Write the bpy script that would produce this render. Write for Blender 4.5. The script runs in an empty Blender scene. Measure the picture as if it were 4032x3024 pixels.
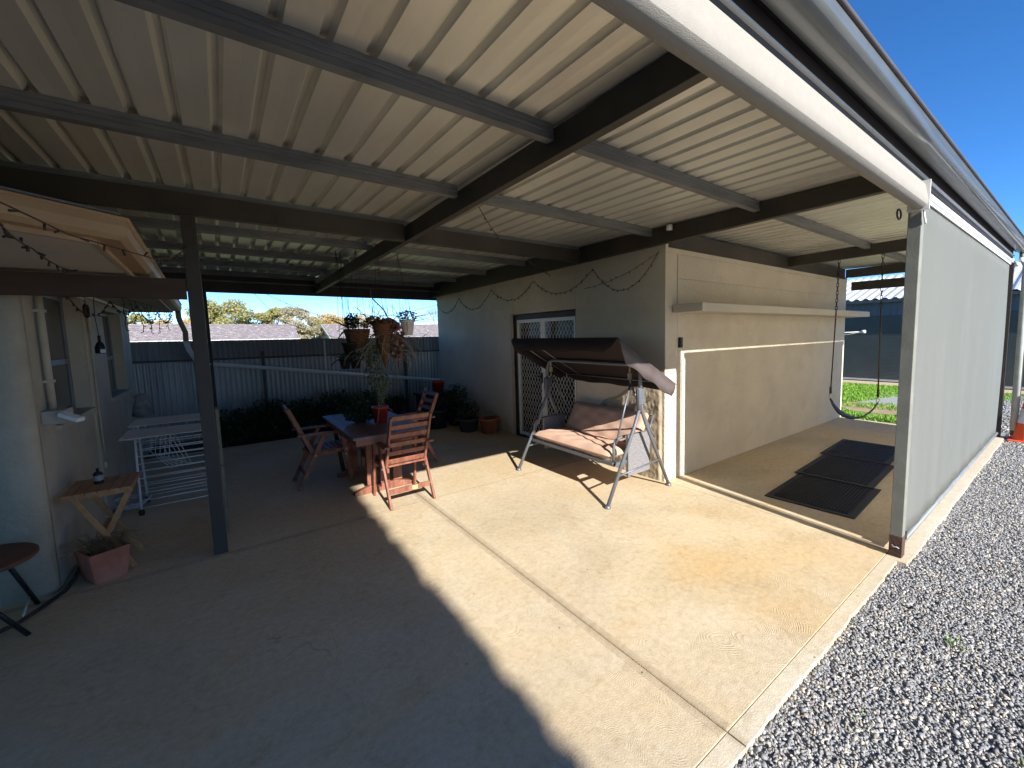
import bpy, bmesh, math, random
import numpy as np
from mathutils import Vector, Matrix
random.seed(7); RNG = np.random.default_rng(7)
C = bpy.context.scene.collection
sc = bpy.context.scene
R = math.radians

# ---------------------------------------------------------------- camera, light, exposure
CAMH = 1.72
yaw, pitch, roll = R(38.75734879), R(-5.53059686), R(-1.12063094)
fw = Vector((math.sin(yaw)*math.cos(pitch), math.cos(yaw)*math.cos(pitch), math.sin(pitch)))
r0 = Vector((math.cos(yaw), -math.sin(yaw), 0)); u0 = r0.cross(fw)
cr = r0*math.cos(roll)+u0*math.sin(roll); cu = -r0*math.sin(roll)+u0*math.cos(roll)
cam = bpy.data.objects.new('camera', bpy.data.cameras.new('camera')); C.objects.link(cam)
M = Matrix((cr, cu, -fw)).transposed().to_4x4(); M.translation = (0, 0, CAMH)
cam.matrix_world = M
cam.data.sensor_width = 36; cam.data.lens = 1668.9/4032*36
cam.data.shift_x = -(2212.24-2016)/4032; cam.data.shift_y = -(1512-1480.1)/4032
cam.data.clip_start = 0.05; cam.data.clip_end = 2000
sc.camera = cam

SUN = Vector((0.117, 1, -0.560)).normalized()
sun = bpy.data.objects.new('sun', bpy.data.lights.new('sun', 'SUN')); C.objects.link(sun)
sun.rotation_euler = SUN.to_track_quat('-Z', 'Y').to_euler()
sun.data.energy = 5.0; sun.data.angle = R(0.5); sun.data.color = (1.0, 0.95, 0.88)
w = bpy.data.worlds.new('World'); sc.world = w; w.use_nodes = True
nt = w.node_tree
sky = nt.nodes.new('ShaderNodeTexSky'); sky.sky_type = 'NISHITA'; sky.sun_disc = False
sky.sun_elevation = math.asin(-SUN.z); sky.sun_rotation = math.atan2(-SUN.x, -SUN.y)
sky.air_density = 0.75; sky.dust_density = 0.0; sky.ozone_density = 5.0; sky.altitude = 2500
bg = nt.nodes['Background']; bg.inputs[1].default_value = 0.13
hsv = nt.nodes.new('ShaderNodeHueSaturation'); hsv.inputs['Saturation'].default_value = 1.16; hsv.inputs['Value'].default_value = 1.0
nt.links.new(sky.outputs[0], hsv.inputs['Color']); nt.links.new(hsv.outputs[0], bg.inputs[0])
sc.view_settings.view_transform = 'Standard'; sc.view_settings.look = 'None'
sc.view_settings.exposure = 1.18; sc.view_settings.gamma = 1
sc.cycles.max_bounces = 8; sc.cycles.diffuse_bounces = 5

# ---------------------------------------------------------------- helpers
def tag(o, label=None, cat=None, group=None, kind=None):
    if label: o['label'] = label
    if cat: o['category'] = cat
    if group: o['group'] = group
    if kind: o['kind'] = kind
    return o

def thing(name, label, cat, loc=(0, 0, 0), group=None):
    o = bpy.data.objects.new(name, None); C.objects.link(o); o.empty_display_size = 0.1
    o['base'] = 0; del o['base']
    o.location = loc
    return tag(o, label, cat, group)

def settle(root, loc, rz=0.0):
    """move the empty to its base while its meshes stay where they are"""
    L = Vector(loc)
    def walk(o):
        for c in o.children:
            if c.type == 'MESH' and not c.get('moved'):
                c.data.transform(Matrix.Translation(-L))
                c['moved'] = 1
            walk(c)
    bpy.context.view_layer.update()
    walk(root)
    def clean(o):
        for c in o.children:
            if 'moved' in c: del c['moved']
            clean(c)
    clean(root)
    root.location = L
    return root

def copy_tree(o, parent=None):
    c = o.copy(); C.objects.link(c); c.parent = parent
    for ch in list(o.children): copy_tree(ch, c)
    return c

class MB:
    def __init__(s): s.v = []; s.f = []; s.sm = []
    def add(s, vs, fs, smooth=False, M=None):
        b = len(s.v)
        for p in vs:
            p = Vector(p)
            if M is not None: p = M @ p
            s.v.append(tuple(p))
        for f in fs: s.f.append(tuple(i+b for i in f)); s.sm.append(smooth)
        return s
    def box(s, x0, x1, y0, y1, z0, z1, M=None, bev=0.0):
        if bev <= 0:
            vs = [(x, y, z) for x in (x0, x1) for y in (y0, y1) for z in (z0, z1)]
            fs = [(0, 1, 3, 2), (4, 6, 7, 5), (0, 4, 5, 1), (2, 3, 7, 6), (0, 2, 6, 4), (1, 5, 7, 3)]
            return s.add(vs, fs, False, M)
        bm = bmesh.new(); bmesh.ops.create_cube(bm, size=1)
        for v in bm.verts:
            v.co = Vector(((x0+x1)/2+v.co.x*(x1-x0), (y0+y1)/2+v.co.y*(y1-y0), (z0+z1)/2+v.co.z*(z1-z0)))
        bmesh.ops.bevel(bm, geom=bm.edges[:], offset=bev, segments=2, affect='EDGES', profile=0.6)
        bm.verts.ensure_lookup_table()
        vs = [v.co.copy() for v in bm.verts]; fs = [[v.index for v in f.verts] for f in bm.faces]
        bm.free(); return s.add(vs, fs, False, M)
    def bar(s, a, b, w, h, up=(0, 0, 1), bev=0.0):
        """rectangular bar from a to b, w across, h along up"""
        a = Vector(a); b = Vector(b); d = b-a; L = d.length; d.normalize()
        up = Vector(up); x = d.cross(up)
        if x.length < 1e-4: x = d.cross(Vector((0, 1, 0)))
        x.normalize(); z = x.cross(d)
        M = Matrix((x, d, z)).transposed().to_4x4(); M.translation = a
        return s.box(-w/2, w/2, 0, L, -h/2, h/2, M, bev)
    def tube(s, pts, r, n=8, caps=True, smooth=True):
        pts = [Vector(p) for p in pts]; k = len(pts)
        rs = r if isinstance(r, (list, tuple)) else [r]*k
        t = (pts[1]-pts[0]).normalized()
        ref = Vector((0, 0, 1)) if abs(t.z) < 0.9 else Vector((1, 0, 0))
        x = t.cross(ref).normalized(); rings = []; vs = []
        for i in range(k):
            if i == 0: d = pts[1]-pts[0]
            elif i == k-1: d = pts[-1]-pts[-2]
            else: d = (pts[i+1]-pts[i]).normalized()+(pts[i]-pts[i-1]).normalized()
            if d.length < 1e-9: d = t
            d.normalize(); x = (x-d*x.dot(d)); x.normalize(); y = d.cross(x)
            for j in range(n):
                a = 2*math.pi*j/n; vs.append(pts[i]+(x*math.cos(a)+y*math.sin(a))*rs[i])
        fs = []
        for i in range(k-1):
            for j in range(n):
                fs.append((i*n+j, i*n+(j+1) % n, (i+1)*n+(j+1) % n, (i+1)*n+j))
        s.add(vs, fs, smooth)
        if caps:
            b = len(s.v)-k*n
            s.f.append(tuple(b+j for j in reversed(range(n)))); s.sm.append(False)
            s.f.append(tuple(b+(k-1)*n+j for j in range(n))); s.sm.append(False)
        return s
    def prism(s, poly, axis, a, b, smooth=False, closed=True):
        """extrude a 2D polygon: axis 'x' -> poly is (y,z); 'y' -> (x,z); 'z' -> (x,y)"""
        def P(p, t):
            return {'x': (t, p[0], p[1]), 'y': (p[0], t, p[1]), 'z': (p[0], p[1], t)}[axis]
        n = len(poly); vs = [P(p, a) for p in poly]+[P(p, b) for p in poly]
        fs = [(i, (i+1) % n, n+(i+1) % n, n+i) for i in range(n if closed else n-1)]
        if closed: fs += [tuple(reversed(range(n))), tuple(range(n, 2*n))]
        return s.add(vs, fs, smooth)
    def lathe(s, prof, c=(0, 0, 0), n=20, smooth=True, M=None, ax=1.0):
        """prof: list of (r, z)"""
        vs = []; k = len(prof)
        for r, z in prof:
            for j in range(n):
                a = 2*math.pi*j/n; vs.append((c[0]+r*math.cos(a), c[1]+r*math.sin(a)*ax, c[2]+z))
        fs = [(i*n+j, i*n+(j+1) % n, (i+1)*n+(j+1) % n, (i+1)*n+j) for i in range(k-1) for j in range(n)]
        return s.add(vs, fs, smooth, M)
    def build(s, name, mat, parent=None, fix=True, bevel=0.0, solid=0.0):
        me = bpy.data.meshes.new(name); me.from_pydata(s.v, [], s.f)
        me.polygons.foreach_set('use_smooth', s.sm)
        if fix and len(s.f) < 60000:
            bm = bmesh.new(); bm.from_mesh(me); bmesh.ops.recalc_face_normals(bm, faces=bm.faces[:]); bm.to_mesh(me); bm.free()
        me.update()
        o = bpy.data.objects.new(name, me); C.objects.link(o)
        if mat: me.materials.append(mat)
        if parent: o.parent = parent
        if bevel:
            m = o.modifiers.new('bev', 'BEVEL'); m.width = bevel; m.segments = 2; m.limit_method = 'ANGLE'
        if solid:
            m = o.modifiers.new('sol', 'SOLIDIFY'); m.thickness = solid; m.offset = 0
        return o

# ---------------------------------------------------------------- materials
def mat(name, c1, c2=None, rough=0.7, scale=6, bump=0.0, bscale=60, metal=0.0, spec=0.4, detail=6, c3=None, s3=1.2, stretch=(1, 1, 1), lo=0.35, hi=0.65, coat=0, trans=0.0):
    m = bpy.data.materials.new(name); m.use_nodes = True; t = m.node_tree; N = t.nodes; Lk = t.links
    b = N['Principled BSDF']; b.inputs['Roughness'].default_value = rough; b.inputs['Metallic'].default_value = metal
    b.inputs['Specular IOR Level'].default_value = spec
    tc = N.new('ShaderNodeTexCoord'); mp = N.new('ShaderNodeMapping'); mp.inputs['Scale'].default_value = stretch
    Lk.new(tc.outputs['Object'], mp.inputs[0])
    if c2 is None: c2 = tuple(x*0.82 for x in c1)
    n1 = N.new('ShaderNodeTexNoise'); n1.inputs['Scale'].default_value = scale; n1.inputs['Detail'].default_value = detail
    Lk.new(mp.outputs[0], n1.inputs[0])
    rp = N.new('ShaderNodeValToRGB'); rp.color_ramp.elements[0].position = lo; rp.color_ramp.elements[1].position = hi
    rp.color_ramp.elements[0].color = (*c2, 1); rp.color_ramp.elements[1].color = (*c1, 1)
    Lk.new(n1.outputs[0], rp.inputs[0]); out = rp.outputs[0]
    if c3 is not None:
        n3 = N.new('ShaderNodeTexNoise'); n3.inputs['Scale'].default_value = s3; n3.inputs['Detail'].default_value = 8; n3.inputs['Roughness'].default_value = 0.65
        Lk.new(mp.outputs[0], n3.inputs[0])
        r3 = N.new('ShaderNodeValToRGB'); r3.color_ramp.elements[0].position = 0.48; r3.color_ramp.elements[1].position = 0.68
        Lk.new(n3.outputs[0], r3.inputs[0])
        mx = N.new('ShaderNodeMixRGB'); Lk.new(r3.outputs[0], mx.inputs[0]); Lk.new(out, mx.inputs[1]); mx.inputs[2].default_value = (*c3, 1)
        out = mx.outputs[0]
    Lk.new(out, b.inputs['Base Color'])
    rr = N.new('ShaderNodeMapRange'); rr.inputs[3].default_value = max(0.05, rough-0.1); rr.inputs[4].default_value = min(1, rough+0.12)
    Lk.new(n1.outputs[0], rr.inputs[0]); Lk.new(rr.outputs[0], b.inputs['Roughness'])
    if bump:
        n2 = N.new('ShaderNodeTexNoise'); n2.inputs['Scale'].default_value = bscale; n2.inputs['Detail'].default_value = 5
        Lk.new(mp.outputs[0], n2.inputs[0])
        bp = N.new('ShaderNodeBump'); bp.inputs['Strength'].default_value = bump; bp.inputs['Distance'].default_value = 0.01
        Lk.new(n2.outputs[0], bp.inputs['Height']); Lk.new(bp.outputs[0], b.inputs['Normal'])
    if coat: b.inputs['Coat Weight'].default_value = coat
    if trans: b.inputs['Transmission Weight'].default_value = trans
    m.diffuse_color = (*c1, 1)
    return m

def leafmat(name, cols, trans=0.25):
    m = bpy.data.materials.new(name); m.use_nodes = True; t = m.node_tree; N = t.nodes; Lk = t.links
    b = N['Principled BSDF']; b.inputs['Roughness'].default_value = 0.6; b.inputs['Specular IOR Level'].default_value = 0.3
    g = N.new('ShaderNodeNewGeometry'); rp = N.new('ShaderNodeValToRGB')
    el = rp.color_ramp.elements; el[0].color = (*cols[0], 1); el[1].color = (*cols[-1], 1)
    for i, c in enumerate(cols[1:-1]):
        e = el.new((i+1)/(len(cols)-1)); e.color = (*c, 1)
    Lk.new(g.outputs['Random Per Island'], rp.inputs[0]); Lk.new(rp.outputs[0], b.inputs['Base Color'])
    tr = N.new('ShaderNodeBsdfTranslucent'); Lk.new(rp.outputs[0], tr.inputs[0])
    mx = N.new('ShaderNodeMixShader'); mx.inputs[0].default_value = trans
    Lk.new(b.outputs[0], mx.inputs[1]); Lk.new(tr.outputs[0], mx.inputs[2]); Lk.new(mx.outputs[0], N['Material Output'].inputs[0])
    return m

def concrete(name, c1, c2, cstain, swirl=True, rough=0.75):
    m = bpy.data.materials.new(name); m.use_nodes = True; t = m.node_tree; N = t.nodes; Lk = t.links
    b = N['Principled BSDF']; b.inputs['Specular IOR Level'].default_value = 0.3; b.inputs['Roughness'].default_value = rough
    g = N.new('ShaderNodeNewGeometry')
    def noise(s, d, r=0.6, dist=0):
        n = N.new('ShaderNodeTexNoise'); n.inputs['Scale'].default_value = s; n.inputs['Detail'].default_value = d
        n.inputs['Roughness'].default_value = r; n.inputs['Distortion'].default_value = dist
        Lk.new(g.outputs['Position'], n.inputs[0]); return n
    def ramp(n, a, b_, c0=(0, 0, 0), c1_=(1, 1, 1)):
        r = N.new('ShaderNodeValToRGB'); r.color_ramp.elements[0].position = a; r.color_ramp.elements[1].position = b_
        r.color_ramp.elements[0].color = (*c0, 1); r.color_ramp.elements[1].color = (*c1_, 1); Lk.new(n.outputs[0], r.inputs[0]); return r
    base = ramp(noise(1.1, 8, 0.62, 0.4), 0.36, 0.66, c2, c1)
    big = ramp(noise(0.45, 5, 0.6, 1.0), 0.42, 0.66)
    mx = N.new('ShaderNodeMixRGB'); Lk.new(big.outputs[0], mx.inputs[0]); Lk.new(base.outputs[0], mx.inputs[1]); mx.inputs[2].default_value = (*cstain, 1)
    # fine speckle
    sp = ramp(noise(24, 7, 0.78), 0.32, 0.70, (0.80, 0.79, 0.77), (1.1, 1.1, 1.1))
    ml = N.new('ShaderNodeMixRGB'); ml.blend_type = 'MULTIPLY'; ml.inputs[0].default_value = 1
    Lk.new(mx.outputs[0], ml.inputs[1]); Lk.new(sp.outputs[0], ml.inputs[2])
    # dirt marks
    dm = ramp(noise(7.5, 9, 0.78, 1.2), 0.52, 0.72, (1, 1, 1), (0.80, 0.755, 0.67))
    m2 = N.new('ShaderNodeMixRGB'); m2.blend_type = 'MULTIPLY'; m2.inputs[0].default_value = 1
    Lk.new(ml.outputs[0], m2.inputs[1]); Lk.new(dm.outputs[0], m2.inputs[2])
    last = m2.outputs[0]
    def mth(op, a, b_=None, c_=None):
        n = N.new('ShaderNodeMath'); n.operation = op
        for i_, v in enumerate((a, b_, c_)):
            if v is None: continue
            if isinstance(v, (int, float)): n.inputs[i_].default_value = v
            else: Lk.new(v, n.inputs[i_])
        return n.outputs[0]
    def mulcol(fac, col):
        global_last = N.new('ShaderNodeMixRGB'); global_last.blend_type = 'MULTIPLY'; Lk.new(fac, global_last.inputs[0]); Lk.new(last, global_last.inputs[1]); global_last.inputs[2].default_value = (*col, 1)
        return global_last.outputs[0]
    # hairline cracks
    cn_ = noise(0.75, 5, 0.55, 0.6); cr_ = mth('LESS_THAN', mth('ABSOLUTE', mth('SUBTRACT', cn_.outputs[0], 0.5)), 0.0010)
    gate = ramp(noise(0.5, 2), 0.52, 0.56); last = mulcol(mth('MULTIPLY', cr_, gate.outputs[0]), (0.82, 0.79, 0.75))
    # small dark flecks of grit and leaf bits
    fl = N.new('ShaderNodeTexVoronoi'); fl.inputs['Scale'].default_value = 9; Lk.new(g.outputs['Position'], fl.inputs['Vector'])
    sepc = N.new('ShaderNodeSeparateColor'); Lk.new(fl.outputs['Color'], sepc.inputs[0])
    last = mulcol(mth('MULTIPLY', mth('LESS_THAN', fl.outputs['Distance'], 0.055), mth('GREATER_THAN', sepc.outputs[0], 0.82)), (0.5, 0.42, 0.34))
    # grime along the joints and the ochre weathered patch by the corner post
    sp3 = N.new('ShaderNodeSeparateXYZ'); Lk.new(g.outputs['Position'], sp3.inputs[0])
    dj = mth('MINIMUM', mth('ABSOLUTE', mth('SUBTRACT', sp3.outputs[0], 1.58)), mth('ABSOLUTE', mth('SUBTRACT', sp3.outputs[1], 4.29)))
    nj = noise(9, 5, 0.7); jm = mth('MULTIPLY', mth('SUBTRACT', 1.0, mth('SMOOTH_MIN', mth('MULTIPLY', dj, 22), 1.0, 0.1)), nj.outputs[0]); last = mulcol(jm, (0.66, 0.60, 0.52))
    dx_ = mth('SUBTRACT', sp3.outputs[0], 3.1); dy_ = mth('SUBTRACT', sp3.outputs[1], 1.5)
    rr = mth('SQRT', mth('ADD', mth('MULTIPLY', dx_, dx_), mth('MULTIPLY', dy_, dy_)))
    no_ = noise(1.3, 6, 0.65, 0.5); om = mth('MULTIPLY_ADD', rr, -0.55, mth('MULTIPLY_ADD', no_.outputs[0], 1.5, 0.1)); omc = N.new('ShaderNodeClamp'); Lk.new(om, omc.inputs[0])
    last = mulcol(omc.outputs[0], (0.99, 0.90, 0.72))
    hgt = noise(120, 4).outputs[0]
    if swirl:
        # broom / trowel arcs: rings around scattered centres, faded by noise
        vo = N.new('ShaderNodeTexVoronoi'); vo.feature = 'F1'; vo.inputs['Scale'].default_value = 2.6
        ns = noise(2.2, 2); ad = N.new('ShaderNodeVectorMath'); ad.operation = 'MULTIPLY_ADD'
        Lk.new(ns.outputs[1], ad.inputs[0]); ad.inputs[1].default_value = (0.16, 0.16, 0.16); Lk.new(g.outputs['Position'], ad.inputs[2])
        Lk.new(ad.outputs[0], vo.inputs['Vector'])
        mu = N.new('ShaderNodeMath'); mu.operation = 'MULTIPLY'; mu.inputs[1].default_value = 285; Lk.new(vo.outputs['Distance'], mu.inputs[0])
        n4 = noise(11, 6, 0.75); am = N.new('ShaderNodeMath'); am.operation = 'MULTIPLY_ADD'; am.inputs[1].default_value = 15
        Lk.new(n4.outputs[0], am.inputs[0]); Lk.new(mu.outputs[0], am.inputs[2])
        si = N.new('ShaderNodeMath'); si.operation = 'SINE'; Lk.new(am.outputs[0], si.inputs[0])
        fade = ramp(noise(2.3, 5, 0.7), 0.50, 0.64)
        mm = N.new('ShaderNodeMath'); mm.operation = 'MULTIPLY'; Lk.new(si.outputs[0], mm.inputs[0]); Lk.new(fade.outputs[0], mm.inputs[1])
        ac = N.new('ShaderNodeMath'); ac.operation = 'MULTIPLY_ADD'; ac.inputs[1].default_value = 0.42; Lk.new(mm.outputs[0], ac.inputs[0]); Lk.new(hgt, ac.inputs[2])
        hgt = ac.outputs[0]
    bp = N.new('ShaderNodeBump'); bp.inputs['Strength'].default_value = 0.5; bp.inputs['Distance'].default_value = 0.004
    Lk.new(hgt, bp.inputs['Height']); Lk.new(bp.outputs[0], b.inputs['Normal'])
    Lk.new(last, b.inputs['Base Color'])
    return m

m_slab = concrete('patio concrete', (0.60, 0.515, 0.375), (0.48, 0.40, 0.28), (0.56, 0.425, 0.25))
m_border = concrete('smooth concrete border', (0.62, 0.56, 0.44), (0.54, 0.48, 0.37), (0.55, 0.48, 0.36), swirl=False)
m_band = concrete('tooled joint concrete', (0.52, 0.44, 0.32), (0.45, 0.375, 0.27), (0.47, 0.37, 0.24), swirl=False)
m_path = concrete('far concrete', (0.55, 0.45, 0.32), (0.45, 0.37, 0.26), (0.5, 0.4, 0.28), swirl=False)
m_render = mat('cement render', (0.62, 0.55, 0.43), (0.56, 0.495, 0.385), rough=0.9, scale=1.6, bump=0.7, bscale=38, c3=(0.53, 0.465, 0.36), s3=2.2, detail=9)
m_render2 = mat('cream house render', (0.47, 0.41, 0.315), (0.41, 0.355, 0.27), rough=0.9, scale=2.0, bump=0.5, bscale=34, c3=(0.36, 0.31, 0.235), s3=1.7)
m_rough = mat('rough render', (0.43, 0.36, 0.255), (0.34, 0.28, 0.195), rough=0.95, scale=5, bump=0.35, bscale=45, c3=(0.48, 0.41, 0.29), s3=3)
m_sheet = mat('pale roof sheet', (0.80, 0.785, 0.71), (0.72, 0.705, 0.635), metal=0.6, rough=0.40, scale=2.5, bump=0.12, bscale=25, c3=(0.68, 0.65, 0.58), s3=1.3, stretch=(1, 0.35, 1), spec=0.5)
def spots(m, scale, thr, dens, col):
    t = m.node_tree; N = t.nodes; Lk = t.links; b = N['Principled BSDF']; src = b.inputs['Base Color'].links[0].from_socket
    g = N.new('ShaderNodeNewGeometry'); n = N.new('ShaderNodeTexNoise'); n.inputs['Scale'].default_value = scale; n.inputs['Detail'].default_value = 3; Lk.new(g.outputs['Position'], n.inputs[0])
    n2 = N.new('ShaderNodeTexNoise'); n2.inputs['Scale'].default_value = dens; n2.inputs['Detail'].default_value = 4; Lk.new(g.outputs['Position'], n2.inputs[0])
    ad = N.new('ShaderNodeMath'); ad.operation = 'MULTIPLY_ADD'; ad.inputs[1].default_value = 0.7; Lk.new(n2.outputs[0], ad.inputs[0]); Lk.new(n.outputs[0], ad.inputs[2])
    r = N.new('ShaderNodeValToRGB'); r.color_ramp.elements[0].position = thr; r.color_ramp.elements[1].position = thr+0.05; Lk.new(ad.outputs[0], r.inputs[0])
    mx = N.new('ShaderNodeMixRGB'); mx.blend_type = 'MULTIPLY'; Lk.new(r.outputs[0], mx.inputs[0]); Lk.new(src, mx.inputs[1]); mx.inputs[2].default_value = (*col, 1); Lk.new(mx.outputs[0], b.inputs['Base Color'])
spots(m_sheet, 30, 1.03, 1.6, (0.72, 0.70, 0.66)); spots(m_render, 20, 1.05, 2.5, (0.78, 0.74, 0.68)); spots(m_render, 5, 1.04, 1.2, (0.88, 0.86, 0.84))
m_beam = mat('dark brown steel', (0.050, 0.043, 0.034), (0.040, 0.034, 0.027), rough=0.55, scale=5, bump=0.05, c3=(0.075, 0.063, 0.05))
m_galv = mat('galvanised steel', (0.19, 0.195, 0.195), (0.13, 0.135, 0.137), rough=0.5, metal=0.25, scale=9, bump=0.05, stretch=(0.3, 1, 1), c3=(0.23, 0.23, 0.225), s3=4)
m_post = mat('grey green post paint', (0.22, 0.225, 0.19), (0.19, 0.195, 0.165), rough=0.6, scale=7, bump=0.12, bscale=70, c3=(0.175, 0.172, 0.14), s3=3)
m_postd = mat('dark grey post paint', (0.052, 0.044, 0.036), (0.042, 0.035, 0.029), rough=0.6, scale=7, bump=0.1)
m_rust = mat('rusty post foot', (0.085, 0.045, 0.032), (0.055, 0.032, 0.025), rough=0.9, scale=14, bump=0.5, bscale=50, c3=(0.11, 0.065, 0.045), s3=6)
m_gut = mat('gutter grey', (0.115, 0.12, 0.115), (0.10, 0.105, 0.10), rough=0.32, scale=6, spec=0.7, coat=0.3)
m_lip = mat('gutter bead', (0.10, 0.085, 0.08), rough=0.5)
m_cream = mat('cream blind fabric', (0.285, 0.268, 0.238), (0.268, 0.252, 0.225), rough=0.85, scale=30, bump=0.25, bscale=320)
m_blind = mat('grey blind fabric', (0.225, 0.255, 0.262), (0.215, 0.245, 0.25), rough=0.85, scale=3.0, stretch=(3, 1, 0.2), bump=0.1, bscale=260, c3=(0.245, 0.277, 0.283), s3=2.0)
def _translucent(m, fac, col):
    t = m.node_tree; N = t.nodes; b = N['Principled BSDF']; tr = N.new('ShaderNodeBsdfTranslucent'); tr.inputs[0].default_value = (*col, 1)
    mx = N.new('ShaderNodeMixShader'); mx.inputs[0].default_value = fac
    t.links.new(b.outputs[0], mx.inputs[1]); t.links.new(tr.outputs[0], mx.inputs[2]); t.links.new(mx.outputs[0], N['Material Output'].inputs[0])
_translucent(m_blind, 0.60, (0.90, 0.85, 0.77))
m_white = mat('white paint', (0.76, 0.76, 0.74), (0.70, 0.70, 0.68), rough=0.5, scale=8)
m_pvc = mat('white pvc pipe', (0.68, 0.70, 0.71), (0.62, 0.64, 0.65), rough=0.45, scale=5)
m_eave = mat('tan eave paint', (0.36, 0.24, 0.14), (0.30, 0.195, 0.11), rough=0.65, scale=3, c3=(0.50, 0.38, 0.25), s3=2, stretch=(1, 0.4, 1))
m_soff = mat('cream soffit', (0.42, 0.375, 0.31), (0.37, 0.33, 0.275), rough=0.8, scale=3)
m_glass = mat('dark window glass', (0.02, 0.025, 0.03), (0.015, 0.018, 0.02), rough=0.06, scale=2, spec=0.8)
m_black = mat('black rubber', (0.026, 0.026, 0.027), (0.018, 0.018, 0.019), rough=0.75, scale=20, bump=0.3, bscale=90)
m_blackm = mat('black metal', (0.02, 0.02, 0.022), rough=0.45, scale=20, metal=0.3)
m_wood = mat('red brown hardwood', (0.23, 0.085, 0.048), (0.14, 0.046, 0.027), rough=0.5, scale=9, stretch=(5, 5, 1.2), bump=0.15, bscale=40, c3=(0.27, 0.125, 0.078), s3=3)
m_tabt = mat('weathered table top', (0.15, 0.090, 0.075), (0.10, 0.060, 0.052), rough=0.5, scale=10, stretch=(1, 1, 1), bump=0.15, bscale=50, c3=(0.19, 0.13, 0.12), s3=4, spec=0.5)
m_pine = mat('orange pine', (0.42, 0.22, 0.09), (0.32, 0.15, 0.06), rough=0.55, scale=6, stretch=(4, 1, 4), bump=0.1)
m_redp = mat('red plastic', (0.42, 0.035, 0.02), (0.36, 0.03, 0.018), rough=0.4, scale=6)
m_terra = mat('terracotta', (0.40, 0.14, 0.085), (0.33, 0.11, 0.065), rough=0.85, scale=8, bump=0.2, c3=(0.42, 0.19, 0.13), s3=4)
m_coir = mat('coir fibre', (0.16, 0.075, 0.035), (0.05, 0.022, 0.012), rough=0.95, scale=22, bump=1.0, bscale=60, stretch=(1, 1, 3))
m_potb = mat('black pot plastic', (0.010, 0.010, 0.011), rough=0.6)
m_soil = mat('dark soil', (0.05, 0.035, 0.025), (0.025, 0.018, 0.014), rough=1, scale=14, bump=0.8, bscale=50)
m_alu = mat('silver aluminium', (0.50, 0.51, 0.52), (0.46, 0.47, 0.48), rough=0.4, scale=6, metal=0.3)
m_alw = mat('white powder coat', (0.78, 0.78, 0.77), (0.72, 0.72, 0.71), rough=0.5, scale=6)
m_steelg = mat('grey swing tube', (0.15, 0.162, 0.185), (0.13, 0.14, 0.16), rough=0.42, scale=6, metal=0.35)
m_canopy = mat('dark plum canopy cloth', (0.020, 0.014, 0.015), (0.016, 0.011, 0.012), rough=0.75, spec=0.25, scale=5, bump=0.2, bscale=200)
m_cush = mat('beige cushion cloth', (0.56, 0.37, 0.27), (0.51, 0.335, 0.24), rough=0.9, scale=4, bump=0.35, bscale=9, c3=(0.58, 0.40, 0.30), s3=3)
m_grcloth = mat('grey check cloth', (0.21, 0.205, 0.21), (0.13, 0.128, 0.132), rough=0.9, scale=60, bump=0.2, bscale=150)
m_fence = mat('grey fence sheet', (0.47, 0.48, 0.50), (0.37, 0.38, 0.40), rough=0.38, scale=2.2, metal=0.6, stretch=(1, 1, 0.3), c3=(0.32, 0.31, 0.33), s3=1.4)
m_fence2 = mat('fence rail steel', (0.09, 0.09, 0.10), (0.07, 0.07, 0.08), rough=0.6)
m_shed = mat('dark blue green cladding', (0.070, 0.080, 0.082), (0.058, 0.068, 0.070), rough=0.5, scale=2)
m_shed2 = mat('blue grey cladding', (0.085, 0.105, 0.13), (0.06, 0.085, 0.12), rough=0.5, scale=2)
m_shroof = mat('silver shed roof', (0.62, 0.63, 0.64), (0.55, 0.56, 0.57), rough=0.45, scale=2, metal=0.2)
m_bulb = mat('fairy light wire', (0.06, 0.035, 0.025), (0.04, 0.025, 0.02), rough=0.6)
m_bark = mat('bark', (0.20, 0.16, 0.12), (0.12, 0.09, 0.07), rough=0.95, scale=12, bump=0.6, bscale=30)
m_orange = mat('orange cone plastic', (0.80, 0.11, 0.025), (0.72, 0.09, 0.02), rough=0.5, scale=6)
m_refl = mat('white reflective band', (0.70, 0.70, 0.72), rough=0.4)
m_rope = mat('white rope', (0.55, 0.55, 0.56), (0.42, 0.42, 0.44), rough=0.8, scale=30)
m_stem = mat('pale dry stem', (0.34, 0.29, 0.20), (0.24, 0.2, 0.13), rough=0.9, scale=20)
m_car = mat('silver blue car paint', (0.30, 0.38, 0.50), (0.27, 0.34, 0.45), rough=0.25, scale=2, metal=0.4, coat=0.8)
m_gable = mat('pale green gable', (0.50, 0.54, 0.44), rough=0.8, scale=3)
m_yel = mat('yellow peg', (0.7, 0.6, 0.05), rough=0.5)

# ---------------------------------------------------------------- SETTING: ground, slab, gravel, lawn
def sheet(name, x0, x1, y0, y1, z, m, kind='structure', nx=1, ny=1):
    b = MB()
    xs = [x0+(x1-x0)*i/nx for i in range(nx+1)]; ys = [y0+(y1-y0)*j/ny for j in range(ny+1)]
    vs = [(x, y, z) for y in ys for x in xs]
    b.add(vs, [(j*(nx+1)+i, j*(nx+1)+i+1, (j+1)*(nx+1)+i+1, (j+1)*(nx+1)+i) for j in range(ny) for i in range(nx)])
    o = b.build(name, m, fix=False); tag(o, kind=kind); return o

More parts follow.
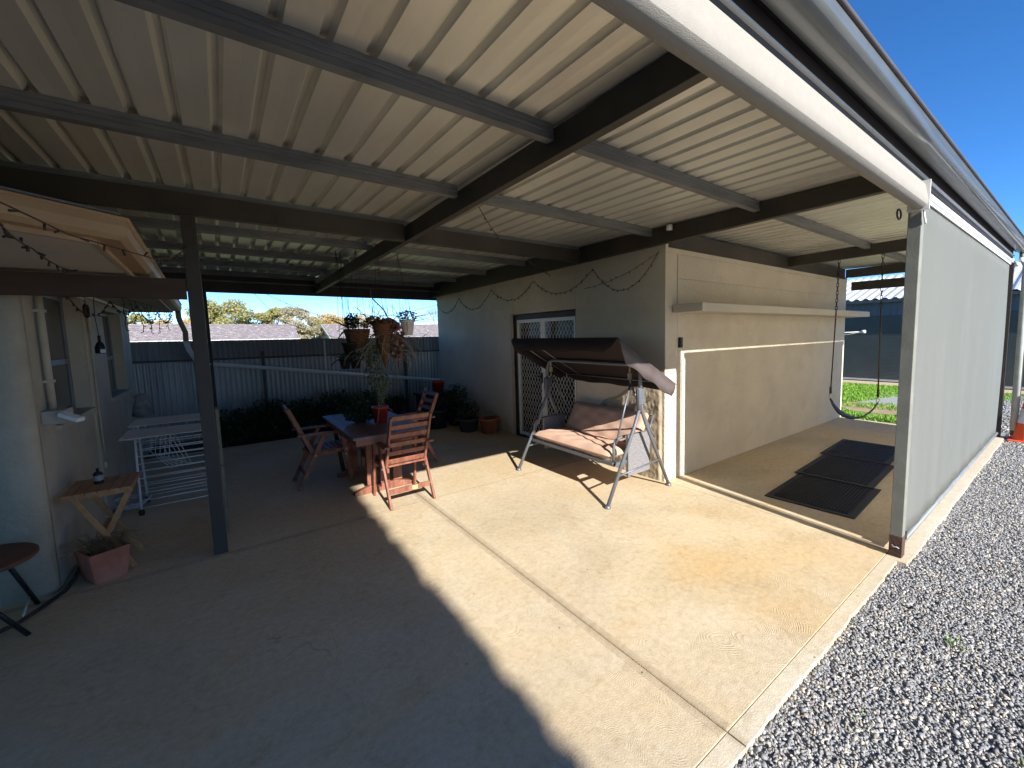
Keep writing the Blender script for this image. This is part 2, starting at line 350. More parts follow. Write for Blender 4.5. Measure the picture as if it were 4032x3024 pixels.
def ground_material():
    m = bpy.data.materials.new('dirt and grass'); m.use_nodes = True; t = m.node_tree; N = t.nodes; Lk = t.links
    b = N['Principled BSDF']; b.inputs['Roughness'].default_value = 1
    g = N.new('ShaderNodeNewGeometry'); n = N.new('ShaderNodeTexNoise'); n.inputs['Scale'].default_value = 0.7; n.inputs['Detail'].default_value = 8
    Lk.new(g.outputs['Position'], n.inputs[0]); r = N.new('ShaderNodeValToRGB'); r.color_ramp.elements[0].position = 0.4; r.color_ramp.elements[1].position = 0.6
    r.color_ramp.elements[0].color = (0.10, 0.16, 0.025, 1); r.color_ramp.elements[1].color = (0.22, 0.17, 0.10, 1)
    Lk.new(n.outputs[0], r.inputs[0]); Lk.new(r.outputs[0], b.inputs['Base Color'])
    return m
sheet('ground', -150, 250, -150, 300, -0.09, ground_material())

# slab: separate panels with a tooled gap between them, smooth borders
GAP = 0.005
JX, JY, E0, E1, XE = 1.58, 4.29, 0.795, 0.875, 9.42
sb = MB()
def panel(x0, x1, y0, y1, z=0.0):
    sb.box(x0+GAP/2, x1-GAP/2, y0+GAP/2, y1-GAP/2, -0.14, z, bev=0.004)
xs_left = [-9.0, -4.2, JX]
for a, b_ in ((-9.0, -4.2), (-4.2, JX), (JX, 3.93)):
    panel(a, b_, E1, JY)
    panel(a, b_, JY, 6.35); panel(a, b_, 6.35, 8.72)
panel(3.93, 6.7, E1, 3.0); panel(6.7, XE, E1, 3.0)
slab = sb.build('patio_slab', m_slab); tag(slab, kind='structure')
# smooth bands beside the joints and along the gravel edge
bb = MB()
bb.box(JX-0.045, JX-0.006, E1+0.01, 8.6, 0, 0.0015); bb.box(JX+0.006, JX+0.045, E1+0.01, 8.6, 0, 0.0015)
bb.box(-9, JX-0.05, JY-0.035, JY-0.006, 0, 0.0015); bb.box(JX+0.05, 3.89, JY-0.035, JY-0.006, 0, 0.0015); bb.box(JX+0.05, 3.89, JY+0.006, JY+0.035, 0, 0.0015); bb.box(-9, JX-0.05, JY+0.006, JY+0.035, 0, 0.0015)
tag(bb.build('slab_joint_band', m_band), kind='structure')
eb = MB()
def ragged(x0, x1, y0, y1):
    """edge strip whose outer face is slightly broken"""
    n = int((x1-x0)/0.05); pts = []
    for i in range(n+1):
        x = x0+(x1-x0)*i/n; pts.append((x, y0+random.uniform(-0.0025, 0.0025)+0.003*math.sin(x*7)+(0.008 if random.random() < 0.05 else 0)))
    poly = pts+[(x1, y1), (x0, y1)]
    k = len(poly); vs = [(p[0], p[1], -0.14) for p in poly]+[(p[0], p[1], -0.001) for p in poly]
    fs = [(i, (i+1) % k, k+(i+1) % k, k+i) for i in range(k)]+[tuple(range(k, 2*k))]
    eb.add(vs, fs)
ragged(-9, JX-0.004, E0, E1-0.002); ragged(JX+0.004, 3.80, E0, E1-0.002); ragged(3.80, XE, 0.735, E1-0.002)
tag(eb.build('slab_edge', m_border), kind='structure')

# gravel: a sheet plus many small stones where it is near
gm = mat('gravel bed', (0.33, 0.33, 0.33), (0.20, 0.20, 0.205), rough=0.95, scale=55, bump=1.0, bscale=60, c3=(0.26, 0.25, 0.23), s3=40, detail=3)
sheet('gravel_bed', -12, 16, -10, 0.9, -0.040, gm)
def stones():
    # low-poly pebbles written straight into one mesh
    ico = bmesh.new(); bmesh.ops.create_icosphere(ico, subdivisions=1, radius=1)
    bv = np.array([v.co[:] for v in ico.verts]); bf = np.array([[v.index for v in f.verts] for f in ico.faces]); ico.free()
    P = []; S = []
    def fill(x0, x1, y0, y1, n, s):
        p = np.stack([RNG.uniform(x0, x1, n), RNG.uniform(y0, y1, n)], 1); P.append(p); S.append(RNG.uniform(0.6, 1.25, n)*s)
    fill(1.0, 3.9, -0.9, 0.80, 42000, 0.0086)
    fill(3.9, 6.5, -1.3, 0.75, 32000, 0.0092)
    fill(6.5, 10.0, -1.6, 0.74, 22000, 0.0108)
    fill(10.0, 15.5, -2.2, 1.6, 11000, 0.018)
    fill(-3.0, 1.0, -0.4, 0.80, 3000, 0.012)
    P = np.concatenate(P); S = np.concatenate(S)
    keep = ~((P[:, 0] < 3.80) & (P[:, 1] > 0.79)); P = P[keep]; S = S[keep]; n = len(P)
    ax = np.stack([RNG.uniform(0.75, 1.45, n), RNG.uniform(0.6, 1.0, n), RNG.uniform(0.35, 0.6, n)], 1)*S[:, None]*np.where(RNG.random(n) < 0.07, 1.6, 1.0)[:, None]
    q = RNG.normal(size=(n, 4)); q /= np.linalg.norm(q, axis=1)[:, None]
    q[:, 1:3] *= 0.25; q /= np.linalg.norm(q, axis=1)[:, None]
    a, b, c, d = q.T
    Rm = np.stack([1-2*(c*c+d*d), 2*(b*c-a*d), 2*(b*d+a*c), 2*(b*c+a*d), 1-2*(b*b+d*d), 2*(c*d-a*b), 2*(b*d-a*c), 2*(c*d+a*b), 1-2*(b*b+c*c)], 1).reshape(n, 3, 3)
    V = bv[None]*ax[:, None, :]*(1+RNG.uniform(-0.26, 0.26, (n, len(bv), 1)))
    V = np.einsum('nij,nkj->nki', Rm, V)
    z = -0.030+RNG.uniform(0, 0.007, n)+0.008*np.sin(P[:, 0]*2.1)*np.sin(P[:, 1]*3.3)
    V[:, :, 0] += P[:, 0:1]; V[:, :, 1] += P[:, 1:2]; V[:, :, 2] += z[:, None]
    F = (bf[None]+(np.arange(n)*len(bv))[:, None, None]).reshape(-1, 3)
    V = V.reshape(-1, 3)
    me = bpy.data.meshes.new('gravel_stones'); me.vertices.add(len(V)); me.vertices.foreach_set('co', V.ravel())
    me.loops.add(F.size); me.loops.foreach_set('vertex_index', F.ravel().astype(np.int32))
    me.polygons.add(len(F)); me.polygons.foreach_set('loop_start', np.arange(0, F.size, 3, dtype=np.int32)); me.polygons.foreach_set('loop_total', np.full(len(F), 3, dtype=np.int32))
    me.update(); me.validate()
    m = bpy.data.materials.new('bluestone pebbles'); m.use_nodes = True; t = m.node_tree; N = t.nodes; Lk = t.links
    b = N['Principled BSDF']; b.inputs['Roughness'].default_value = 0.75
    g = N.new('ShaderNodeNewGeometry'); rp = N.new('ShaderNodeValToRGB'); el = rp.color_ramp.elements
    el[0].color = (0.21, 0.21, 0.215, 1); el[1].color = (0.60, 0.52, 0.38, 1); el[1].position = 1.0
    for p, c in ((0.25, (0.215, 0.22, 0.228)), (0.5, (0.28, 0.283, 0.288)), (0.68, (0.37, 0.37, 0.365)), (0.80, (0.27, 0.245, 0.22)), (0.9, (0.52, 0.46, 0.36))):
        e = el.new(p); e.color = (*c, 1)
    rp.color_ramp.interpolation = 'CONSTANT'
    Lk.new(g.outputs['Random Per Island'], rp.inputs[0]); Lk.new(rp.outputs[0], b.inputs['Base Color'])
    me.materials.append(m); o = bpy.data.objects.new('gravel_stones', me); C.objects.link(o)
    tag(o, 'loose blue grey gravel stones beside the patio slab', 'gravel', kind='stuff')
stones()

wd = MB(); lt = MB()
rw = random.Random(12)
for (wx, wy, n, s) in ((2.35, 0.02, 14, 0.035), (3.05, 0.35, 18, 0.04), (2.1, 0.52, 8, 0.03), (4.9, 0.10, 30, 0.05), (5.3, 0.0, 22, 0.05), (2.9, -0.35, 16, 0.04), (6.9, 0.2, 20, 0.05)):
    for k in range(n):
        a = rw.uniform(0, 6.28); L_ = s*rw.uniform(.5, 1.2); ox = wx+rw.uniform(-s, s)*2; oy = wy+rw.uniform(-s, s)*1.2
        wd.add([(ox-0.004, oy, -0.02), (ox+0.004, oy, -0.02), (ox+L_*math.cos(a), oy+L_*math.sin(a), -0.005+L_*0.6)], [(0, 1, 2)])
for k in range(260):
    c_ = rw.choice(((2.5, 0.25), (3.3, -0.1), (2.2, 0.7), (4.3, 0.3), (3.0, -0.5), (5.5, 0.2), (3.9, 0.70))); ox, oy = c_[0]+rw.gauss(0, 0.22), min(0.77, c_[1]+rw.gauss(0, 0.10)); a = rw.uniform(0, 3.14); s = rw.uniform(0.006, 0.016)
    lt.add([(ox-s*math.cos(a), oy-s*math.sin(a), -0.012), (ox-s*.3*math.sin(a), oy+s*.3*math.cos(a), -0.006), (ox+s*math.cos(a), oy+s*math.sin(a), -0.010), (ox+s*.3*math.sin(a), oy-s*.3*math.cos(a), -0.008)], [(0, 1, 2, 3)])
tag(wd.build('weeds', leafmat('weed leaves', [(0.10, 0.22, 0.03), (0.20, 0.34, 0.05), (0.15, 0.28, 0.05)]), fix=False), 'small green weeds coming up through the gravel', 'weeds', kind='stuff')
tag(lt.build('leaf_litter', leafmat('dead leaf brown', [(0.22, 0.12, 0.05), (0.34, 0.20, 0.10), (0.16, 0.09, 0.05)], 0.1), fix=False), 'dry brown leaf litter scattered on the gravel', 'leaf litter', kind='stuff')
# back lawn strips, far gravel and path in front of the shed
gl = mat('lawn soil', (0.10, 0.20, 0.025), (0.07, 0.14, 0.02), rough=1, scale=9, c3=(0.14, 0.22, 0.04), s3=2)
sheet('lawn', XE+0.02, 15.9, 0.92, 9.0, -0.045, gl)
sheet('dirt_track', XE+0.6, 14.5, 1.2, 3.6, -0.041, mat('bare dirt', (0.36, 0.25, 0.17), (0.27, 0.20, 0.12), rough=1, scale=3, bump=0.5))
sheet('lawn_front', XE+0.02, 10.6, 1.0, 3.4, -0.037, gl)
sheet('far_gravel', 11.9, 14.1, -8.0, 3.45, -0.035, mat('pale gravel', (0.36, 0.37, 0.38), (0.20, 0.21, 0.22), rough=1, scale=40, bump=1, bscale=40))
sheet('shed_apron', 15.95, 19, -12, 9.0, -0.030, m_path)
def grass(name, x0, x1, y0, y1, n, h, label, cols, ok=None):
    p = np.stack([RNG.uniform(x0, x1, n), RNG.uniform(y0, y1, n)], 1)
    if ok is not None: p = p[ok(p)]
    n = len(p); a = RNG.uniform(0, 6.28, n); hh = RNG.uniform(0.5, 1.2, n)*h; wd = 0.012
    dx, dy = np.cos(a)*wd, np.sin(a)*wd; ln = RNG.uniform(-0.7, 0.7, (n, 2))*hh[:, None]
    V = np.zeros((n, 3, 3)); V[:, 0, 0] = p[:, 0]-dx; V[:, 0, 1] = p[:, 1]-dy; V[:, 1, 0] = p[:, 0]+dx; V[:, 1, 1] = p[:, 1]+dy
    V[:, 2, 0] = p[:, 0]+ln[:, 0]; V[:, 2, 1] = p[:, 1]+ln[:, 1]; V[:, 2, 2] = hh; V[:, :, 2] += -0.04
    F = np.arange(n*3).reshape(-1, 3)
    me = bpy.data.meshes.new(name); me.from_pydata(V.reshape(-1, 3).tolist(), [], F.tolist()); me.materials.append(leafmat(name, cols))
    o = bpy.data.objects.new(name, me); C.objects.link(o); tag(o, label, 'grass', kind='stuff')
grass('lawn_grass', XE+0.05, 15.9, 1.0, 6.0, 34000, 0.055, 'short bright green grass in front of the dark shed', [(0.10, 0.26, 0.02), (0.20, 0.40, 0.04), (0.30, 0.46, 0.07)],
      lambda p: ((p[:, 0] > 14.1) | (p[:, 0] < 10.5+0.3*np.sin(p[:, 1]*4)) | ((p[:, 0] < 11.9+0.3*np.sin(p[:, 1]*3)) & (p[:, 0] > 11.1) & (RNG.random(len(p)) < 0.6)) | ((p[:, 0] > 11.9) & (p[:, 1] > 3.0+0.25*(14-p[:, 0])-0.1))))

# ---------------------------------------------------------------- PATIO SHELTER
zb = lambda y: 2.722-0.011*y
zs = lambda y: 2.868+0.0072*(y-1.9)
shelter = thing('patio_shelter', 'long flat steel patio roof with dark beams and pale ribbed sheeting over the slab', 'patio roof')
def roof_sheet():
    x = -6.03; prof = []
    while x < 9.62:
        prof += [(x-0.026, 0.0), (x-0.012, 0.032), (x+0.012, 0.032), (x+0.026, 0.0)]
        prof += [(x+0.082, 0.0015)]
        x += 0.165
    b = MB(); ys = [0.70, 2.2, 4.2, 6.4, 8.2, 9.66]; n = len(prof)
    vs = [(p[0], y, p[1]+zs(y)) for y in ys for p in prof]
    fs = [(j*n+i, j*n+i+1, (j+1)*n+i+1, (j+1)*n+i) for j in range(len(ys)-1) for i in range(n-1)]
    b.add(vs, fs)
    return b.build('roof_sheet', m_sheet, shelter, fix=False, solid=0.0016)
roof_sheet()
def rafter(x0, x1, y0, y1, m=m_beam, full=False):
    b = MB(); mid = 4.38
    def seg(a, c, top):
        vs = []
        for y in (a, c):
            for x in (x0, x1):
                for z in (zb(y), top(y)): vs.append((x, y, z))
        b.add(vs, [(0, 1, 3, 2), (4, 6, 7, 5), (0, 4, 5, 1), (2, 3, 7, 6), (0, 2, 6, 4), (1, 5, 7, 3)])
    seg(y0, y1, (lambda y: zs(y)-0.008) if full else (lambda y: zb(y)+0.148))
    return b.build('rafter', m, shelter, bevel=0.003)
rafter(1.515, 1.572, 0.95, 9.56)
rafter(3.83, 3.895, 0.95, 9.56, full=True)
rafter(6.87, 6.93, 0.95, 2.97); rafter(9.30, 9.38, 0.95, 2.97)
rafter(-2.0, -1.94, 0.95, 9.5)
def cee(y, x0, x1, zb_, h=0.082, fl=0.055, lip=0.012, name='purlin', m=m_galv):
    """cold formed C purlin with a rolled web"""
    b = MB(); t = 0.004
    web = [(y, zb_), (y, zb_+h*0.30), (y+0.004, zb_+h*0.34), (y+0.004, zb_+h*0.42), (y, zb_+h*0.46), (y, zb_+h*0.62), (y+0.004, zb_+h*0.66), (y+0.004, zb_+h*0.72), (y, zb_+h*0.76), (y, zb_+h)]
    prof = [(y+fl, zb_+lip), (y+fl, zb_)]+web+[(y+fl, zb_+h), (y+fl, zb_+h-lip)]
    b.prism(prof, 'x', x0, x1, closed=False)
    return b.build(name, m, shelter, fix=False, solid=0.003)
zp = lambda y: zs(y)-0.084
for y in (1.915, 3.12):
    for a, c in ((-6, 1.513), (1.574, 3.828), (3.897, 6.868), (6.932, 9.298)):
        cee(y, a, c, zp(y)) if not (y > 3 and c > 4) else None
for y in (5.63, 6.88, 8.12, 9.28):
    for a, c in ((-6, 1.50), (1.58, 3.828)):
        cee(y, a, c, zp(y))
    for xx in (1.515,):
        b = MB(); b.box(xx-0.012, xx+0.07, y+0.06, y+0.064, zb(y)+0.149, zp(y)+0.07); b.build('cleat', m_galv, shelter)
# long cross beam over the left post, and the darker purlin sitting on it
b = MB(); b.box(-6, 1.513, 4.33, 4.40, 2.678, 2.838); b.box(1.574, 3.828, 4.33, 4.40, 2.678, 2.838); b.build('cross_beam', m_beam, shelter, bevel=0.003)
cee(4.352, -6, 3.828, 2.842, 0.036, 0.04, 0.004, 'packer')
# far beam and its boards
b = MB(); b.box(-6, 4.5, 9.57, 9.63, 2.572, 2.915); b.build('end_beam', m_beam, shelter, bevel=0.003)
b = MB(); b.tube([(-6, 8.9, 2.69), (3.8, 8.9, 2.70)], 0.013, 8); b.build('conduit', m_galv, shelter)
# beam over the wall with the shelf and over the door wall
b = MB(); b.box(3.94, 9.3, 2.975, 3.045, 2.66, 2.85); b.build('wall_beam', m_beam, shelter, bevel=0.003)
# front beam
b = MB(); b.box(-6, 9.40, 0.803, 0.862, 2.733, 2.862); b.box(-6, 9.40, 0.866, 0.945, 2.696, 2.860); b.build('front_beam', mat('front fascia steel', (0.12, 0.10, 0.088), rough=0.5), shelter, bevel=0.003)
b = MB(); b.box(-6, 9.40, 0.785, 0.803, 2.763, 2.771); b.build('fascia_edge', m_white, shelter)
# right end beam
b = MB(); b.box(9.44, 9.52, 0.95, 2.95, 2.70, 2.84); b.build('end_beam', m_beam, shelter)
b = MB(); b.box(9.56, 9.60, 0.90, 2.95, 2.46, 2.62); b.build('end_beam', m_beam, shelter)
b = MB(); b.box(-6, 9.6, 0.704, 0.712, 2.850, 2.887); b.build('rib_light_block', m_blackm, shelter)  # black strip added to stop light coming in through the open ribs
b = MB(); b.box(-6, 9.6, 0.759, 0.802, 2.850, 2.855); b.build('dark_gap_strip', m_blackm, shelter)  # black strip added so the gap behind the gutter reads as shade
# posts
def post(x0, x1, y0, y1, z1, m):
    b = MB(); b.box(x0, x1, y0, y1, 0.0, z1, bev=0.004); return b.build('post', m, shelter)
p = post(-0.160, -0.072, 4.325, 4.41, 2.676, m_postd)
b = MB(); b.tube([(-0.066, 4.35, 0.72), (-0.05, 4.352, 0.72), (-0.045, 4.35, 0.70)], 0.004, 6); b.build('hook', m_blackm, p)
post(-0.20, -0.11, 9.47, 9.56, 2.57, m_postd)
p = post(3.858, 3.935, 0.785, 0.862, 2.731, m_post)
b = MB(); b.box(3.8555, 3.9375, 0.7825, 0.8645, 0.002, 0.165, bev=0.004); b.build('rusty_foot', m_rust, p)
b = MB(); b.tube([(3.853, 0.80, 0.075), (3.845, 0.815, 0.085), (3.847, 0.83, 0.078), (3.852, 0.845, 0.09)], 0.003, 6); b.build('wire_tie', m_rope, p)
post(9.385, 9.46, 0.785, 0.862, 2.731, m_postd)
post(9.60, 9.68, 0.62, 0.70, 2.70, m_postd)
# front gutter, with its bead, and end downpipe
g = MB(); prof = [(0.757, 2.862), (0.757, 2.815), (0.748, 2.802), (0.732, 2.798), (0.700, 2.797), (0.672, 2.801), (0.652, 2.812), (0.638, 2.828), (0.630, 2.848), (0.6275, 2.868)]
g.prism(prof, 'x', -6, 9.75, smooth=True, closed=False); gut = g.build('gutter', m_gut, shelter, fix=False, solid=0.002)
g = MB(); g.tube([(-6, 0.624, 2.872), (9.75, 0.624, 2.872)], 0.0105, 10); g.build('gutter_bead', m_lip, gut)
g = MB(); g.box(9.75, 9.753, 0.63, 0.757, 2.80, 2.872); g.build('gutter_end', m_gut, gut)
g = MB(); g.tube([(9.42, 0.70, 2.80), (9.42, 0.70, 2.72), (9.44, 0.66, 2.62), (9.44, 0.655, 0.12)], 0.042, 16); g.build('downpipe', mat('pale downpipe', (0.50, 0.52, 0.46), rough=0.5), shelter)
# eye bolt + small sensor on the roof frame
g = MB(); g.tube([(3.80+0.05*math.sin(a*0.7), 0.90, 2.52+0.035*math.cos(a*0.7)) for a in range(0, 10)], 0.006, 6); g.build('snap_hook', m_blackm, shelter)
g = MB(); g.lathe([(0.0, 0), (0.032, 0), (0.032, 0.05), (0.0, 0.05)], (3.79, 2.86, 2.80), 14); g.build('smoke_alarm', m_white, shelter)
settle(shelter, (1.55, 4.33, 0))

# ---------------------------------------------------------------- rolled up and lowered blinds
bl = thing('rolled_blind', 'thick cream outdoor blind rolled up tight under the near gutter', 'outdoor blind', group='outdoor roller blinds under the gutter')
b = MB(); cy, cz, rr = 0.800, 2.592, 0.056
prof = [(cy+rr*math.cos(a), cz+rr*math.sin(a)) for a in [R(t) for t in range(-200, 20, 12)]]
prof = [(0.790, 2.722), (0.856, 2.70), (0.862, 2.60), (0.852, 2.565), (0.830, 2.543), (0.805, 2.534), (0.785, 2.536), (0.768, 2.545), (0.755, 2.560), (0.749, 2.583), (0.7545, 2.615), (0.764, 2.66), (0.772, 2.695)]
b.prism(prof, 'x', -6, 3.838, smooth=True); f = b.build('fabric_roll', m_cream, bl)
m_ = f.modifiers.new('e', 'EDGE_SPLIT'); m_.split_angle = R(26)
b = MB(); b.box(3.838, 3.846, 0.742, 0.866, 2.528, 2.724, bev=0.002); b.build('end_bracket', m_white, bl)
b = MB(); b.tube([(3.85, 0.775, 2.53), (3.852, 0.77, 2.49), (3.856, 0.765, 2.455), (3.862, 0.764, 2.44), (3.868, 0.765, 2.45), (3.868, 0.766, 2.465)], 0.006, 8); b.build('snap_hook', m_white, bl)
settle(bl, (3.8, 0.8, 2.55))
bl = thing('lowered_blind', 'pale grey outdoor blind pulled down to the ground beside the gravel', 'outdoor blind', group='outdoor roller blinds under the gutter')
b = MB(); nx, nz = 60, 20; X0, X1 = 4.02, 9.13
vs = []; 
for j in range(nz+1):
    for i in range(nx+1):
        u, v = i/nx, j/nz
        x = X0+(X1-X0)*u; z = 0.10+2.53*v
        vs.append((x, 0.812+0.010*math.sin(u*23+v*1.3)*math.sin(v*math.pi)+0.006*math.sin(u*57)*(1-v), z))
b.add(vs, [(j*(nx+1)+i, j*(nx+1)+i+1, (j+1)*(nx+1)+i+1, (j+1)*(nx+1)+i) for j in range(nz) for i in range(nx)], True)
b.build('fabric', m_blind, bl, fix=False, solid=0.002)
b = MB(); b.box(X0, X1, 0.795, 0.805, 2.618, 2.648); b.build('trim_strip', m_white, bl)
b = MB(); b.tube([(X0-0.02, 0.815, 2.666), (9.17, 0.815, 2.676)], 0.034, 16); b.build('head_roll', mat('pale lilac roll', (0.56, 0.57, 0.64), rough=0.6), bl)
b = MB(); b.tube([(X0-0.05, 0.812, 0.085), (9.20, 0.812, 0.085)], 0.021, 12); br = b.build('bottom_bar', mat('bar grey', (0.20, 0.22, 0.23), rough=0.5), bl)
b = MB(); b.tube([(X0-0.07, 0.812, 0.085), (X0-0.05, 0.812, 0.085)], 0.023, 12); b.box(X0-0.04, X0-0.0, 0.79, 0.80, 0.10, 0.16); b.build('end_cap', m_black, br)
b = MB(); b.tube([(3.955, 0.80, 2.65), (3.955, 0.80, 0.1)], 0.008, 8); b.build('guide_rod', m_white, bl)
for k in range(3):
    b = MB(); b.lathe([(0, -0.03), (0.028, -0.03), (0.03, 0.0), (0.028, 0.03), (0, 0.03)], (9.22+0.1*(k % 2), 0.80-0.05*k, 2.68-0.045*(k == 1)), 12, M=None); b.build('head_bracket', m_white, bl)
settle(bl, (6.5, 0.81, 0.0))

# ---------------------------------------------------------------- RENDERED OUTBUILDING
ob = thing('rendered_outbuilding', 'beige cement rendered flat roofed outbuilding behind the swing seat', 'building')
WX, WY, WE = 3.898, 2.99, 9.45
d0, d1, dh = 4.525, 6.15, 2.075
def wall_face():
    b = MB(); tw = 0.22
    top = lambda y: 2.70-0.0125*(y-2.99)
    def pc(y0, y1, z0, z1f):
        vs = [(x, y, z) for x in (WX, WX+tw) for y in (y0, y1) for z in (z0, z1f(y))]
        b.add(vs, [(0, 1, 3, 2), (4, 6, 7, 5), (0, 4, 5, 1), (2, 3, 7, 6), (0, 2, 6, 4), (1, 5, 7, 3)])
    pc(WY, d0, 0, top); pc(d1, 9.32, 0, top)
    vs = [(x, y, z) for x in (WX, WX+tw) for y in (d0, d1) for z in (dh, top(y))]
    b.add(vs, [(0, 1, 3, 2), (4, 6, 7, 5), (0, 4, 5, 1), (2, 3, 7, 6), (0, 2, 6, 4), (1, 5, 7, 3)])
    b.box(WX+tw, WE, WY, WY+tw, 0, 2.70)
    b.box(WE-tw, WE, WY+tw, 9.32, 0, 2.70)
    b.box(WX+tw, WE-tw, 9.10, 9.32, 0, 2.62)
    return b.build('wall', m_render, ob, bevel=0.006)
wall_face()
# capping band, slightly proud
b = MB(); b.add([(WX-0.006, WY-0.006, 2.60), (WX-0.006, WY-0.006, 2.702), (WX-0.006, 9.33, 2.52), (WX-0.006, 9.33, 2.622), (WX+0.02, WY-0.006, 2.60), (WX+0.02, WY-0.006, 2.702), (WX+0.02, 9.33, 2.52), (WX+0.02, 9.33, 2.622)],
       [(0, 1, 3, 2), (4, 6, 7, 5), (0, 4, 5, 1), (2, 3, 7, 6), (0, 2, 6, 4), (1, 5, 7, 3)]); b.build('capping', m_render, ob)
b = MB(); b.box(WX+0.02, WE-0.01, WY-0.006, WY+0.02, 2.605, 2.702); b.build('capping', m_render, ob)
# fibro panels above the shelf
b = MB(); b.box(4.11, 9.05, WY-0.010, WY+0.01, 2.034, 2.33); b.box(4.11, 9.05, WY-0.010, WY+0.01, 2.334, 2.598); b.build('wall_panel', m_render, ob)
# shelf / hood along the long wall
b = MB(); b.box(4.02, 9.47, 2.60, WY-0.011, 1.944, 2.036, bev=0.006); b.build('shelf', mat('cream shelf paint', (0.52, 0.48, 0.39), (0.48, 0.44, 0.355), rough=0.75, scale=3), ob)
# rough patch of unfinished render low on the door wall
from mathutils import noise as mnoise
rb = MB(); nu, nv = 110, 90
vs = []
for j in range(nv+1):
    for i in range(nu+1):
        u, v = i/nu, j/nv; y = WY+0.035+u*1.15; z = v*1.32
        lim = 1.30-0.55*u+0.10*mnoise.noise(Vector((y*3, z*3, 1)))
        h = 0.011*mnoise.fractal(Vector((y*5+z*3, z*6, 3.1)), 0.9, 2.1, 5)+0.004*mnoise.noise(Vector((y*26, z*20, 0)))
        e = min(1, max(0, (lim-z)/0.14))*min(1, (1-u)/0.2)*min(1, u/0.03)
        vs.append((WX+0.004-(0.024+max(-0.010, h))*max(0.0, e), y, z))
rb.add(vs, [(j*(nu+1)+i, j*(nu+1)+i+1, (j+1)*(nu+1)+i+1, (j+1)*(nu+1)+i) for j in range(nv) for i in range(nu)], True)
rb.build('rough_patch', m_rough, ob, fix=False)
# doorway
b = MB(); b.box(WX+0.03, WX+0.11, d0+0.001, d0+0.04, 0.01, 2.06); b.box(WX+0.03, WX+0.11, d1-0.04, d1-0.001, 0.01, 2.06); b.box(WX+0.03, WX+0.11, d0+0.04, d1-0.04, 1.985, 2.06)
b.build('door_frame', mat('dark door frame', (0.045, 0.035, 0.03), rough=0.6), ob)
b = MB(); b.box(WX-0.012, WX+0.03, d1+0.0, d1+0.065, 0.0, 2.09); b.build('door_trim', mat('tan door trim', (0.50, 0.38, 0.27), rough=0.8), ob)
b = MB(); b.box(WX+0.16, WX+0.18, d0, d1, 0.0, 2.06); b.build('dark_door', mat('dark inner door', (0.012, 0.011, 0.010), rough=0.3), ob)
def security_door(y0, y1, handle):
    x0, x1 = WX+0.045, WX+0.075; z0, z1 = 0.03, 1.982; s = 0.055
    b = MB(); b.box(x0, x1, y0, y0+s, z0, z1); b.box(x0, x1, y1-s, y1, z0, z1); b.box(x0, x1, y0+s, y1-s, z0, z0+s); b.box(x0, x1, y0+s, y1-s, z1-s, z1)
    d = b.build('security_door', m_alw, ob, bevel=0.003)
    b = MB(); a0, a1, c0, c1 = y0+s, y1-s, z0+s, z1-s; n = int((a1-a0)/0.074); pw = (a1-a0)/n; ph = 0.122; rows = int((c1-c0)/ph)+1; ph = (c1-c0)/rows; k = 0.0056
    xx = WX+0.06
    for i in range(n):           # wavy vertical strands, joined where they touch
        for sgn in (-1, 1):
            pts = []
            for r_ in range(rows):
                for q_ in range(8):
                    t_ = q_/8; off = 1-4*abs(t_-0.5) if True else 0; off = -max(-1, min(1, off*1.12))
                    pts.append((xx+0.003*sgn, a0+pw*(i+0.5)+sgn*pw*0.25*(1-off), c0+(r_+t_)*ph))
            pts.append((xx+0.003*sgn, a0+pw*(i+0.5), c1)); b.tube(pts, k*0.75, 4, caps=False)
    b.build('diamond_grille', m_alw, d)
    if handle:
        b = MB(); b.box(x0-0.012, x0, handle-0.02, handle+0.02, 0.97, 1.13, bev=0.003); b.tube([(x0-0.012, handle, 1.07), (x0-0.05, handle, 1.07), (x0-0.055, handle+0.09, 1.075)], 0.009, 8); b.build('handle', m_blackm, d)
    return d
md = 5.37
security_door(d0+0.042, md-0.002, 0); security_door(md+0.002, d1-0.042, md+0.035)
# flat roof over the outbuilding below the patio roof
b = MB(); b.box(WX+0.25, WE-0.25, WY+0.25, 9.05, 2.50, 2.55); b.build('roof', m_fence, ob)
# small wall sensor
settle(ob, (6.6, 6.1, 0))
o = MB(); o.box(4.135, 4.185, WY-0.034, WY-0.001, 1.545, 1.665, bev=0.008)
tag(o.build('wall_sensor', m_blackm), 'small black sensor box on the sunlit corner of the shelf wall', 'sensor')

# ---------------------------------------------------------------- HOUSE ON THE LEFT
hs = thing('house', 'older rendered house with two windows and tan eaves left of the patio', 'house')
HX = -1.0
b = MB(); tw = 0.25
W1 = (4.84, 5.97, 1.12, 2.15); W2 = (6.95, 8.05, 1.11, 2.10)
def hb(y0, y1, z0, z1): b.box(HX-tw, HX, y0, y1, z0, z1)
hb(4.46, W1[0], 0, 2.5); hb(W1[0], W1[1], 0, W1[2]); hb(W1[0], W1[1], W1[3], 2.5); hb(W1[1], W2[0], 0, 2.5); hb(W2[0], W2[1], 0, W2[2]); hb(W2[0], W2[1], W2[3], 2.5); hb(W2[1], 8.66, 0, 2.5)
b.box(-6, HX-tw, 4.385, 4.62, 0, 2.5); b.box(-6, HX-tw, 8.4, 8.65, 0, 2.5)
